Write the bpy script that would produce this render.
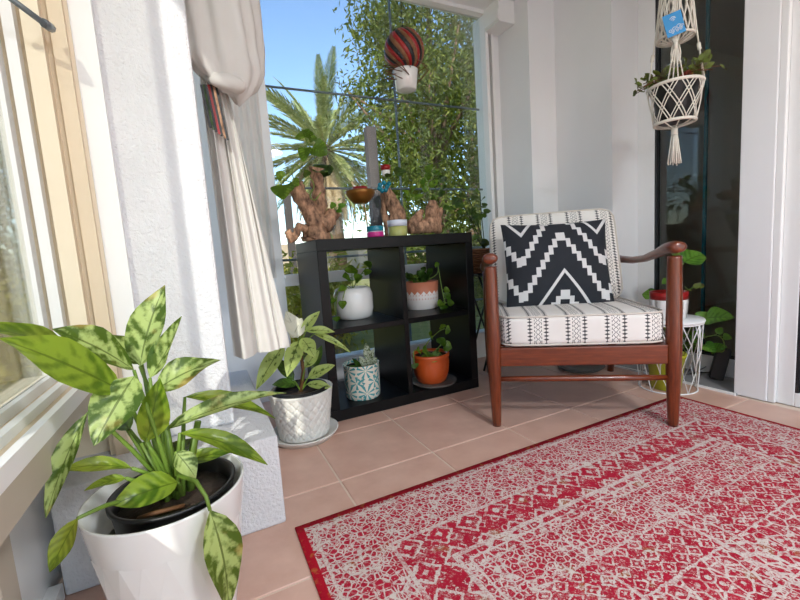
import bpy, bmesh, math, random
import numpy as np
from mathutils import Vector, Matrix, Euler
random.seed(7); np.random.seed(7)
PI = math.pi
scene = bpy.context.scene
for o in list(bpy.data.objects): bpy.data.objects.remove(o)
C = scene.collection

# ------------------------------------------------------------------ camera
CAM = Vector((0.0, 0.0, 0.70)); FOC = 408.0
AX = Matrix(((0.896, -0.111, 0.430), (-0.439, -0.075, 0.895), (-0.067, -0.991, -0.115)))   # world axes in camera terms
cam = bpy.data.cameras.new('camera'); camo = bpy.data.objects.new('camera', cam); C.objects.link(camo)
cr, cd, cf = AX.col[0].normalized(), AX.col[1].normalized(), AX.col[2].normalized()
cf = (cf - cr * cf.dot(cr)).normalized(); cu = cr.cross(cf)
camo.matrix_world = Matrix.Translation(CAM) @ Matrix((cr, cu, -cf)).transposed().to_4x4()
cam.sensor_width = 36.0; cam.lens = FOC / 800.0 * 36.0; cam.clip_start = 0.02; cam.clip_end = 300
scene.camera = camo

# ------------------------------------------------------------------ world, sun, exposure
SUN_AZ = Vector((1.0, 2.0, 0)).normalized(); SUN_EL = math.radians(35)
world = bpy.data.worlds.new('sky'); scene.world = world; world.use_nodes = True
wn = world.node_tree.nodes; wn.clear()
wo = wn.new('ShaderNodeOutputWorld'); wb = wn.new('ShaderNodeBackground'); ws = wn.new('ShaderNodeTexSky')
ws.sky_type = 'NISHITA'; ws.sun_disc = False; ws.sun_elevation = SUN_EL
ws.sun_rotation = math.atan2(-SUN_AZ.x, -SUN_AZ.y); ws.air_density = 1.0; ws.dust_density = 0.2; ws.ozone_density = 3.0
wb.inputs['Strength'].default_value = 0.135
world.node_tree.links.new(ws.outputs[0], wb.inputs[0]); world.node_tree.links.new(wb.outputs[0], wo.inputs[0])
sl = bpy.data.lights.new('sun', 'SUN'); sl.energy = 3.0; sl.angle = math.radians(0.8); sl.color = (1.0, 0.95, 0.88)
so = bpy.data.objects.new('sun', sl); C.objects.link(so)
sd = Vector((SUN_AZ.x * math.cos(SUN_EL), SUN_AZ.y * math.cos(SUN_EL), -math.sin(SUN_EL)))
so.rotation_euler = sd.to_track_quat('-Z', 'Y').to_euler(); so.location = (-3, -6, 6)
vs = scene.view_settings; vs.view_transform = 'Standard'; vs.look = 'None'; vs.gamma = 1.0; vs.use_curve_mapping = False
vs.exposure = 1.22

# ------------------------------------------------------------------ measuring: a sight line from the camera meets a plane
def sight(px, py): return AX @ Vector((px - 400.0, py - 300.0, FOC))
def at_z(px, py, z): d = sight(px, py); return CAM + d * ((z - CAM.z) / d.z)
def at_y(px, py, y): d = sight(px, py); return CAM + d * (y / d.y)
def at_x(px, py, x): d = sight(px, py); return CAM + d * (x / d.x)
def depth(P): return (AX.transposed() @ (Vector(P) - CAM)).z
def away(P): return Vector((P[0] - CAM.x, P[1] - CAM.y, 0)).normalized()

# ------------------------------------------------------------------ materials
class S:
    def __init__(s, g, k): s.g = g; s.k = k
    def _m(s, op, b=None, c=None): return s.g.math(op, s, b, c)
    def __add__(s, o): return s._m('ADD', o)
    __radd__ = __add__
    def __sub__(s, o): return s._m('SUBTRACT', o)
    def __rsub__(s, o): return s.g.math('SUBTRACT', o, s)
    def __mul__(s, o): return s._m('MULTIPLY', o)
    __rmul__ = __mul__
    def __truediv__(s, o): return s._m('DIVIDE', o)
    def abs(s): return s._m('ABSOLUTE')
    def lt(s, o): return s._m('LESS_THAN', o)
    def gt(s, o): return s._m('GREATER_THAN', o)
    def mod(s, o): return s._m('FLOORED_MODULO', o)
    def floor(s): return s._m('FLOOR')
    def sin(s): return s._m('SINE')
    def min(s, o): return s._m('MINIMUM', o)
    def max(s, o): return s._m('MAXIMUM', o)
    def tri(s, p): return s._m('PINGPONG', p)
class G:
    def __init__(s, name):
        s.m = bpy.data.materials.new(name); s.m.use_nodes = True; s.nt = s.m.node_tree; s.n = s.nt.nodes; s.n.clear()
        s.out = s.n.new('ShaderNodeOutputMaterial')
    def put(s, v, sock):
        if isinstance(v, S): s.nt.links.new(v.k, sock)
        elif v is not None:
            if hasattr(sock, 'default_value') and hasattr(sock.default_value, '__len__') and not isinstance(v, (int, float)):
                v = tuple(v); sock.default_value = v if len(v) == len(sock.default_value) else v + (1.0,)
            else: sock.default_value = v
    def math(s, op, a, b=None, c=None):
        n = s.n.new('ShaderNodeMath'); n.operation = op
        for i, v in enumerate((a, b, c)): s.put(v, n.inputs[i]) if v is not None else None
        return S(s, n.outputs[0])
    def tex(s, kind='Object'):
        n = s.n.new('ShaderNodeTexCoord'); return S(s, n.outputs[kind])
    def xyz(s, v):
        n = s.n.new('ShaderNodeSeparateXYZ'); s.put(v, n.inputs[0]); return [S(s, o) for o in n.outputs]
    def vec(s, x, y, z=0.0):
        n = s.n.new('ShaderNodeCombineXYZ')
        for i, v in enumerate((x, y, z)): s.put(v, n.inputs[i])
        return S(s, n.outputs[0])
    def noise(s, v, scale, detail=3, rough=.55):
        n = s.n.new('ShaderNodeTexNoise'); s.put(v, n.inputs['Vector']); n.inputs['Scale'].default_value = scale
        n.inputs['Detail'].default_value = detail; n.inputs['Roughness'].default_value = rough; return S(s, n.outputs[0])
    def voro(s, v, scale, feature='F1', out=0):
        n = s.n.new('ShaderNodeTexVoronoi'); n.feature = feature; s.put(v, n.inputs['Vector']); n.inputs['Scale'].default_value = scale
        return S(s, n.outputs[out])
    def ramp(s, f, lo, hi):
        n = s.n.new('ShaderNodeMapRange'); s.put(f, n.inputs[0]); n.inputs[1].default_value = lo; n.inputs[2].default_value = hi
        return S(s, n.outputs[0])
    def mix(s, f, a, b):
        n = s.n.new('ShaderNodeMix'); n.data_type = 'RGBA'; s.put(f, n.inputs[0]); s.put(a, n.inputs[6]); s.put(b, n.inputs[7]); return S(s, n.outputs[2])
    def rand(s):
        n = s.n.new('ShaderNodeObjectInfo'); return S(s, n.outputs['Random'])
    def bump(s, h, strength=.3, dist=.01):
        n = s.n.new('ShaderNodeBump'); n.inputs['Strength'].default_value = strength; n.inputs['Distance'].default_value = dist
        s.put(h, n.inputs['Height']); return S(s, n.outputs[0])
    def bsdf(s, col, rough=.5, metal=0., normal=None, coat=0., spec=.5, link=True):
        n = s.n.new('ShaderNodeBsdfPrincipled'); s.put(col, n.inputs['Base Color']); s.put(rough, n.inputs['Roughness'])
        s.put(metal, n.inputs['Metallic']); s.put(coat, n.inputs['Coat Weight']); s.put(spec, n.inputs['Specular IOR Level'])
        if normal: s.put(normal, n.inputs['Normal'])
        if link: s.nt.links.new(n.outputs[0], s.out.inputs[0])
        return S(s, n.outputs[0])
    def blend(s, f, a, b):
        n = s.n.new('ShaderNodeMixShader'); s.put(f, n.inputs[0]); s.nt.links.new(a.k, n.inputs[1]); s.nt.links.new(b.k, n.inputs[2])
        s.nt.links.new(n.outputs[0], s.out.inputs[0]); return S(s, n.outputs[0])
    def shader(s, kind, col, **kw):
        n = s.n.new(kind); s.put(col, n.inputs['Color'])
        for k, v in kw.items(): s.put(v, n.inputs[k])
        return S(s, n.outputs[0])

def rgb(r, g, b):
    f = lambda c: ((c / 255 + .055) / 1.055) ** 2.4 if c > 10 else c / 255 / 12.92
    return (f(r), f(g), f(b), 1.0)
def pbr(name, col, rough=.5, metal=0, var=.08, vs_=6, bump=.0, bs=60, coat=0, spec=.5):
    g = G(name); o = g.tex(); n = g.noise(o, vs_, 4)
    dk = tuple(c * (1 - var * 2) for c in col[:3]) + (1,); lt_ = tuple(min(1, c * (1 + var)) for c in col[:3]) + (1,)
    c = g.mix(n, dk, lt_)
    nb = g.bump(g.noise(o, bs, 3), bump, .004) if bump else None
    g.bsdf(c, rough, metal, nb, coat, spec); return g.m
def leafmat(name, dark, light, amount=.5, scale=30, margin=.0, brown=0., trans=.35, rough=.38, midrib=None):
    """amount: how much of the blade is pale; speckled towards the margin like an aglaonema"""
    g = G(name); o = g.tex(); u, v, _ = g.xyz(g.tex('UV'))
    s = ((v - .5) * 2.0).abs()
    n = g.noise(o, scale, 4, .6); vein = ((u * 34.0 - s * 9.0).sin() * .5 + .5)
    f = n + vein * .12 - .06 + margin * s * -1.0 if margin else n + vein * .12 - .06
    f = g.ramp(f, 1 - amount - .05 - .05, 1 - amount + .05)
    col = g.mix(f, dark, light)
    if brown: col = g.mix(g.ramp(g.noise(o, scale * .35, 3), .56, .66) * brown, col, rgb(196, 150, 84))
    mr = s.lt(.05) * u.lt(.93)
    col = g.mix(mr * .7, col, midrib or tuple(c * .6 for c in dark[:3]) + (1,))
    a = g.bsdf(col, rough, 0, g.bump(vein, .15, .003), link=False, spec=.4)
    t = g.shader('ShaderNodeBsdfTranslucent', g.mix(.35, col, rgb(200, 210, 60)))
    g.blend(trans, a, t); return g.m
def glassmat(name, tint=(.95, .97, .96, 1), gloss=1.0, haze=0., hazecol=(.6, .58, .45, 1)):
    g = G(name); t = g.shader('ShaderNodeBsdfTransparent', tint); gl = g.shader('ShaderNodeBsdfGlossy', (1, 1, 1, 1), Roughness=.015)
    fr = g.n.new('ShaderNodeFresnel'); fr.inputs[0].default_value = 1.45
    a = g.blend(S(g, fr.outputs[0]) * gloss, t, gl)
    if haze: g.blend(haze, a, g.shader('ShaderNodeBsdfDiffuse', hazecol))
    return g.m

M = {}
M['white'] = pbr('white_paint', rgb(238, 238, 236), .45, var=.02, bump=.05, bs=25)
M['wall'] = pbr('wall_paint', rgb(236, 236, 236), .6, var=.025, vs_=3, bump=.05, bs=18)
M['cream'] = pbr('cream_frame', rgb(236, 222, 196), .45, var=.04)
M['tan'] = pbr('tan_frame', rgb(222, 204, 176), .5, var=.05)
M['frame_grey'] = pbr('grey_rail', rgb(186, 176, 160), .5, var=.05)
M['steel'] = pbr('galvanised_bar', rgb(120, 130, 134), .45, .5, var=.12)
M['black'] = pbr('black_laminate', rgb(11, 10, 10), .38, var=.15, vs_=3, spec=.22)
M['blackm'] = pbr('black_plastic', rgb(26, 26, 27), .45, var=.1)
M['ceramic'] = pbr('white_ceramic', rgb(236, 236, 232), .18, var=.02, coat=.4)
M['matt_white'] = pbr('matt_white_ceramic', rgb(226, 224, 216), .5, var=.03)
M['terracotta'] = pbr('glazed_terracotta', rgb(196, 84, 34), .28, var=.1, coat=.3)
M['clay'] = pbr('raw_terracotta', rgb(196, 122, 94), .7, var=.08, bump=.1)
M['soil'] = pbr('soil', rgb(52, 38, 28), .95, var=.35, vs_=60, bump=.8, bs=120)
M['saucer_grey'] = pbr('grey_saucer', rgb(96, 92, 86), .5, var=.08)
M['marble'] = pbr('grey_marble', rgb(150, 150, 152), .25, var=.14, vs_=9)
M['rope'] = pbr('cotton_rope', rgb(228, 222, 208), .9, var=.07, vs_=40, bump=.4, bs=260)
M['wire_white'] = pbr('white_wire', rgb(238, 238, 236), .4, var=.02)
M['lime'] = pbr('lime_plastic', rgb(176, 178, 40), .4, var=.06)
M['red'] = pbr('red_glaze', rgb(150, 24, 24), .35, var=.1)
M['bronze'] = pbr('bronze_bowl', rgb(150, 100, 40), .35, .6, var=.2)
M['brass'] = pbr('brass_rod', rgb(196, 156, 84), .35, .7, var=.1)
M['teal'] = pbr('teal_glass', rgb(20, 128, 150), .25, var=.2, vs_=20)
M['magenta'] = pbr('magenta_label', rgb(196, 40, 130), .4, var=.1)
M['wax'] = pbr('olive_candle', rgb(168, 172, 100), .4, var=.05)
M['frosted'] = pbr('frosted_glass', rgb(206, 214, 226), .3, var=.04)
M['stem'] = pbr('green_stem', rgb(110, 140, 50), .5, var=.2, vs_=20)
M['stem_dark'] = pbr('dark_stem', rgb(60, 72, 34), .6, var=.2, vs_=20)
M['stem_brown'] = pbr('brown_stem', rgb(110, 72, 40), .7, var=.3, vs_=30)
M['tag'] = pbr('blue_card', rgb(14, 130, 190), .5, var=.03)
M['grey_post'] = pbr('weathered_post', rgb(74, 67, 64), .85, var=.2, vs_=5, bump=.3)
M['wicker'] = pbr('wicker', rgb(136, 92, 60), .7, var=.25, vs_=40, bump=.4)
M['dark_room'] = pbr('dim_room', rgb(204, 194, 178), .8, var=.05)
M['dark_frame'] = pbr('dark_gasket', rgb(34, 36, 38), .5, var=.05)
M['house'] = pbr('pale_render', rgb(176, 158, 136), .8, var=.06, vs_=2)
M['piping'] = pbr('cotton_piping', rgb(214, 206, 194), .9, var=.04)
M['bounce_slab'] = pbr('pale_bounce_slab', rgb(226, 224, 220), .8, var=.05, vs_=2)
M['glass'] = glassmat('window_glass', gloss=.55)
M['door_glass'] = glassmat('door_glass', (.80, .83, .83, 1), gloss=1.0)
M['screen'] = glassmat('insect_screen', (.95, .94, .90, 1), gloss=.3, haze=.16, hazecol=rgb(150, 142, 104))
M['fabric_curtain'] = None
def wood(name, a, b, rough=.3, scale=(3, 3, 26), coat=.3):
    g = G(name); x, y, z = g.xyz(g.tex())
    w = g.noise(g.vec(x * scale[0], y * scale[1], z * scale[2]), 3.0, 5, .6)
    g.bsdf(g.mix(g.ramp(w, .3, .7), a, b), rough, 0, g.bump(w, .08, .002), coat); return g.m
M['chair_x'] = wood('walnut_stain_crossgrain', rgb(80, 32, 12), rgb(128, 58, 25), .3, (4, 40, 40))
M['chair_z'] = wood('walnut_stain_upright', rgb(80, 32, 12), rgb(128, 58, 25), .28, (40, 40, 4))
M['chair_y'] = wood('walnut_stain_lengthwise', rgb(80, 32, 12), rgb(128, 58, 25), .28, (40, 4, 40))
M['drift'] = wood('driftwood', rgb(58, 36, 26), rgb(206, 160, 126), .8, (18, 18, 9), 0)
M['trunk'] = wood('tree_bark', rgb(70, 54, 40), rgb(128, 104, 80), .9, (9, 9, 3), 0)
def stucco():
    g = G('white_stucco'); o = g.tex(); n = g.noise(o, 130, 3, .6); b = g.noise(o, 8, 3)
    g.bsdf(g.mix(b, rgb(214, 215, 217), rgb(228, 228, 229)), .8, 0, g.bump(n, .9, .006)); return g.m
M['stucco'] = stucco()
def tile():
    g = G('terracotta_tile'); o = g.tex(); n = g.noise(o, 9, 4); r = g.rand()
    c = g.mix(g.ramp(n, .3, .7), rgb(200, 160, 142), rgb(220, 184, 166)); c = g.mix(r * .35, c, rgb(212, 168, 146))
    g.bsdf(c, g.ramp(n, -.4, 2.2), 0, g.bump(g.noise(o, 60, 2), .05, .002), spec=.45); return g.m
M['tile'] = tile()
M['grout'] = pbr('grout', rgb(224, 204, 186), .9, var=.06, vs_=30)
def cloth():
    g = G('white_curtain_cloth'); x, y, z = g.xyz(g.tex())
    w = (x * 2600.0).sin() * (z * 2600.0).sin(); n = g.noise(g.tex(), 14, 3)
    a = g.bsdf(g.mix(n, rgb(226, 222, 216), rgb(240, 238, 234)), .85, 0, g.bump(w, .1, .001), link=False)
    g.blend(.30, a, g.shader('ShaderNodeBsdfTranslucent', rgb(240, 236, 226))); return g.m
M['cloth'] = cloth()
def cushion_mat(name, period, off, axis_u=0, axis_v=1):
    """off-white cotton with woven bands: two columns of tapered ticks either side of a chain"""
    g = G(name); c = g.xyz(g.tex()); u = c[axis_u]; v = c[axis_v]
    v = v + c[2] if axis_v == 1 else v + c[1]
    t = (u + off).mod(period) - period * .5
    vt = (v.mod(.0135) / .0135 - .5).abs()
    side = ((t.abs() - .029).abs() - .0105 * g.math('MAXIMUM', 1.0 - vt * 2.9, 0.0)).lt(0.0)
    fine = (t.abs() - .029).abs().lt(.0014)
    ch = (t.abs() - (v.mod(.018) / .018 - .5).abs() * .016 - .0010).abs().lt(.0012)
    line = (t.abs() - .0125).abs().lt(.0012) * vt.gt(.2)
    k = side.max(fine).max(ch).max(line)
    n = g.noise(g.tex(), 10, 3)
    base = g.mix(n, rgb(222, 216, 206), rgb(238, 234, 228))
    fine_n = (u * 1800.0).sin() * (v * 1800.0).sin()
    g.bsdf(g.mix(k * .93, base, rgb(38, 38, 42)), .9, 0, g.bump(fine_n, .15, .001)); return g.m
M['seat_cloth'] = cushion_mat('banded_cotton_seat', .134, .067 + .02, 0, 1)
M['back_cloth'] = cushion_mat('banded_cotton_back', .134, .067 + .03, 0, 2)
def pillow_mat():
    g = G('charcoal_zigzag_cotton'); x, _, z = g.xyz(g.tex()); x = x / .445 - .03; y = z / .405
    st = .042; xq = (x.abs() / st).floor() * st
    def zz(peak, slope, half, wid, stepped=True):
        xx = xq if stepped else x.abs()
        tt = xx.tri(.36); l = peak - slope * tt
        return (y - l).abs().lt(wid)
    k = zz(.285, 1.86, .36, .052).max(zz(.66, 1.86, .36, .052)).max(zz(-.10, 1.5, .36, .024, False) * x.abs().lt(.30)).max(zz(.88, 1.5, .36, .027, False) * x.abs().gt(.2)).max(zz(-.345, 1.4, .36, .045) * x.abs().lt(.16))
    n = g.noise(g.tex(), 12, 3)
    g.bsdf(g.mix(k, g.mix(n, rgb(24, 27, 33), rgb(40, 44, 51)), rgb(214, 212, 210)), .9, 0, g.bump((x * 900.0).sin() * (y * 900.0).sin(), .15, .001)); return g.m
M['pillow'] = pillow_mat()
RUGW, RUGL = 1.646, 2.2
def rug_mat():
    g = G('red_persian_weave'); x, y, _ = g.xyz(g.tex()); y = y * -1.0
    o = g.tex(); j1 = (g.noise(o, 55, 2, .7) - .5) * .016; j2 = (g.noise(g.vec(y, x), 55, 2, .7) - .5) * .016; x0_, y0_ = x, y
    d = x.min(RUGW - x).min(y)
    x = x + j1; y = y + j2
    fl = g.voro(o, 34, 'F1'); ce = g.voro(o, 34, 'DISTANCE_TO_EDGE'); fl2 = g.voro(o, 62, 'F1'); ce2 = g.voro(o, 62, 'DISTANCE_TO_EDGE')
    fine = g.noise(o, 120, 2, .7); mid = g.noise(o, 26, 4, .7); big = g.noise(o, 3.2, 3)
    # small floral all-over: red blobs with pale hearts, pale net between them
    fa = ce2.lt(.085).max(fl2.lt(.15)).max((ce.lt(.035)))
    # lozenge chain band
    def loz(a, b, p, q): return ((a.mod(p) / p - .5).abs() + (b.mod(q) / q - .5).abs())
    lz = loz(x, y, .088, .088); lzi = loz(x + .044, y + .044, .044, .044)
    fb = (lz - .42).abs().lt(.05).max(lz.lt(.12)).max((lzi - .3).abs().lt(.06) * fine.gt(.45)).max(fl2.lt(.12))
    # inner field: rows of fine marks
    row = ((y / .115).floor()).mod(3.0)
    ra = ce2.lt(.09).max(fl2.lt(.17)).max(fine.gt(.62))
    rb_ = (loz(x, y, .046, .0383) - .40).abs().lt(.07).max(loz(x, y, .046, .0383).lt(.10)).max(fine.gt(.60))
    rc = ce.lt(.07).max(fl.lt(.22)).max(fine.gt(.60))
    fc = ra * row.lt(.5) + rb_ * row.gt(.5) * row.lt(1.5) + rc * row.gt(1.5)
    fc = fc.max((y.mod(.115) / .115).lt(.05) * fine.gt(.4))
    b1 = d.lt(.19); b2 = d.lt(.30)
    f = fa * b1 + fb * (1.0 - b1) * b2 + fc * (1.0 - b2)
    lines = ((d - .038).abs().lt(.004)).max((d - .19).abs().lt(.005)).max((d - .30).abs().lt(.006)).max((d - .325).abs().lt(.003))
    lines = lines.max(((x - .83).abs().lt(.006)).max((x - .88).abs().lt(.004)) * d.gt(.36) * y.gt(.42)).max((x - .55).abs().lt(.004) * d.gt(.36))
    f = f.max(lines * fine.gt(.36))
    worn = g.ramp(mid + big * .6 + (fine - .5) * .6, .90, 1.12)           # pile worn back to pale warp
    rub = g.ramp(mid * -1.0 + (fine - .5) * .5 - big * .5, -.72, -.5)      # and places where the red stayed
    f = (f * .9).max(worn * .85) * (1.0 - rub * .6)
    sp = g.noise(o, 210, 2, .8)
    f = f * .78 + g.ramp(sp + (mid - .5) * .8, .46, .62) * .34 - g.ramp(sp, .52, .40) * .22
    f = g.ramp(f, .16, .74)
    pale = g.mix(g.noise(o, 40, 2), rgb(196, 182, 174), rgb(222, 212, 204))
    red = g.mix(g.noise(o, 18, 3), rgb(150, 18, 40), rgb(192, 40, 64))
    red = g.mix(g.ramp(g.noise(o, 13, 3), .62, .68) * .75, red, rgb(150, 92, 40))
    col = g.mix(f, red, pale)
    edge = d.lt(.020)
    col = g.mix(edge, col, g.mix(g.ramp(g.noise(g.vec(x * 9.0, y * 9.0), 5, 2), .55, .7), rgb(172, 18, 40), rgb(176, 96, 52)))
    wv = (y * 900.0).sin() * .5 + (x * 700.0).sin() * .5
    g.bsdf(col, .95, 0, g.bump(f * .6 + wv * .3 + fine * .6, .4, .003), spec=.15); return g.m
M['rug'] = rug_mat()
def painted_pot():
    g = G('leaf_painted_ceramic'); o = g.tex(); x, y, z = g.xyz(o)
    a = g.math('ARCTAN2', y, x) * .072
    def spray(ox, oy, p, q, n, w):
        u = (a + ox).mod(p) - p * .5; v = (z + oy).mod(q) - q * .5
        r = g.math('SQRT', u * u + v * v); th = g.math('ARCTAN2', v, u)
        pet = (th * (n / 2.0)).sin().abs()
        return pet.gt(.80) * r.lt(w) * r.gt(.004)
    k = spray(.01, .02, .075, .105, 8, .036).max(spray(.048, .075, .075, .105, 6, .030)).max(spray(.03, .03, .075, .08, 4, .018))
    g.bsdf(g.mix(k, rgb(228, 220, 204), g.mix(g.noise(o, 30, 2), rgb(40, 130, 136), rgb(90, 176, 176))), .3, coat=.2); return g.m
M['painted'] = painted_pot()
def lace_mat():
    g = G('clay_with_white_lace'); o = g.tex(); x, y, z = g.xyz(o); a = g.math('ARCTAN2', y, x) / PI * 9.0
    t = (a.mod(1.0) - .5).abs() * 2.0
    zz = z - .052; top = .026 + .018 * (1.0 - t)
    band = zz.gt(0.0) * zz.lt(top); holes = ((a * 2.0).mod(1.0) - .5).abs() * 2.0 + (zz / .02).mod(1.0)
    k = (band * (1.0 - holes.lt(.55) * .6)).max(z.lt(.052))
    g.bsdf(g.mix(k, g.mix(g.noise(o, 20, 3), rgb(186, 108, 80), rgb(206, 134, 104)), rgb(228, 222, 218)), .5); return g.m
M['lace'] = lace_mat()
def carved():
    g = G('white_carved_glaze'); o = g.tex(); x, y, z = g.xyz(o); a = g.math('ARCTAN2', y, x) * 9.0
    w = (a + g.noise(o, 20, 2) * 6.0).sin()
    g.bsdf(g.mix(g.ramp(w, -.9, -.3), rgb(150, 146, 140), rgb(230, 228, 224)), .4, 0, g.bump(w, .5, .004)); return g.m
M['carved'] = carved()
M['leaf_big'] = leafmat('aglaonema_leaf', rgb(62, 92, 26), rgb(176, 196, 118), .54, 34, .12, .55, .35)
M['leaf_big2'] = leafmat('aglaonema_leaf_green', rgb(70, 104, 22), rgb(134, 160, 50), .50, 16, .0, .2, .4, .3)
M['leaf_dieff'] = leafmat('dieffenbachia_leaf', rgb(56, 88, 32), rgb(176, 194, 108), .5, 60, -.25, .0, .35)
M['leaf_cream'] = leafmat('cream_leaf', rgb(206, 204, 182), rgb(232, 230, 214), .6, 20, .0, .0, .4)
M['leaf_pothos'] = leafmat('pothos_leaf', rgb(62, 104, 28), rgb(126, 164, 54), .42, 24, .0, .0, .5, .3)
M['leaf_dark'] = leafmat('dark_leaf', rgb(28, 56, 20), rgb(64, 98, 34), .45, 26, .0, .0, .3)
M['leaf_var'] = leafmat('white_speckled_leaf', rgb(70, 96, 60), rgb(206, 214, 190), .52, 80, .0, .0, .3)
M['leaf_round'] = leafmat('round_green_leaf', rgb(50, 104, 30), rgb(108, 158, 56), .5, 14, .0, .0, .35)
M['leaf_purple'] = leafmat('purple_green_leaf', rgb(58, 44, 30), rgb(104, 120, 52), .5, 30, .0, .0, .25)
M['leaf_red'] = leafmat('red_leaf', rgb(120, 30, 36), rgb(170, 70, 60), .5, 30, .0, .0, .3)
def foliage(name, a, b, c, trans=.4):
    g = G(name); o = g.tex(); n = g.noise(o, 1.3, 3); f = g.noise(o, 14, 2)
    col = g.mix(g.ramp(n, .35, .65), a, b); col = g.mix(g.ramp(f, .5, .72), col, c)
    g.blend(trans, g.bsdf(col, .5, link=False, spec=.3), g.shader('ShaderNodeBsdfTranslucent', g.mix(.4, col, rgb(190, 190, 50)))); return g.m
M['tree'] = foliage('willowy_foliage', rgb(46, 64, 22), rgb(84, 100, 36), rgb(150, 154, 78))
M['hedge'] = foliage('hedge_foliage', rgb(36, 54, 18), rgb(66, 84, 28), rgb(96, 110, 44))
M['yellow_bush'] = foliage('yellow_green_foliage', rgb(116, 120, 44), rgb(166, 156, 66), rgb(196, 188, 96))
M['palm'] = foliage('palm_leaflet', rgb(110, 124, 70), rgb(158, 166, 104), rgb(200, 200, 144), .3)
M['dry_palm'] = foliage('dry_palm_leaflet', rgb(150, 128, 96), rgb(186, 166, 132), rgb(206, 190, 158), .2)
M['lawn'] = pbr('dry_lawn', rgb(140, 140, 70), .95, var=.35, vs_=5, bump=.5, bs=30)

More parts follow.
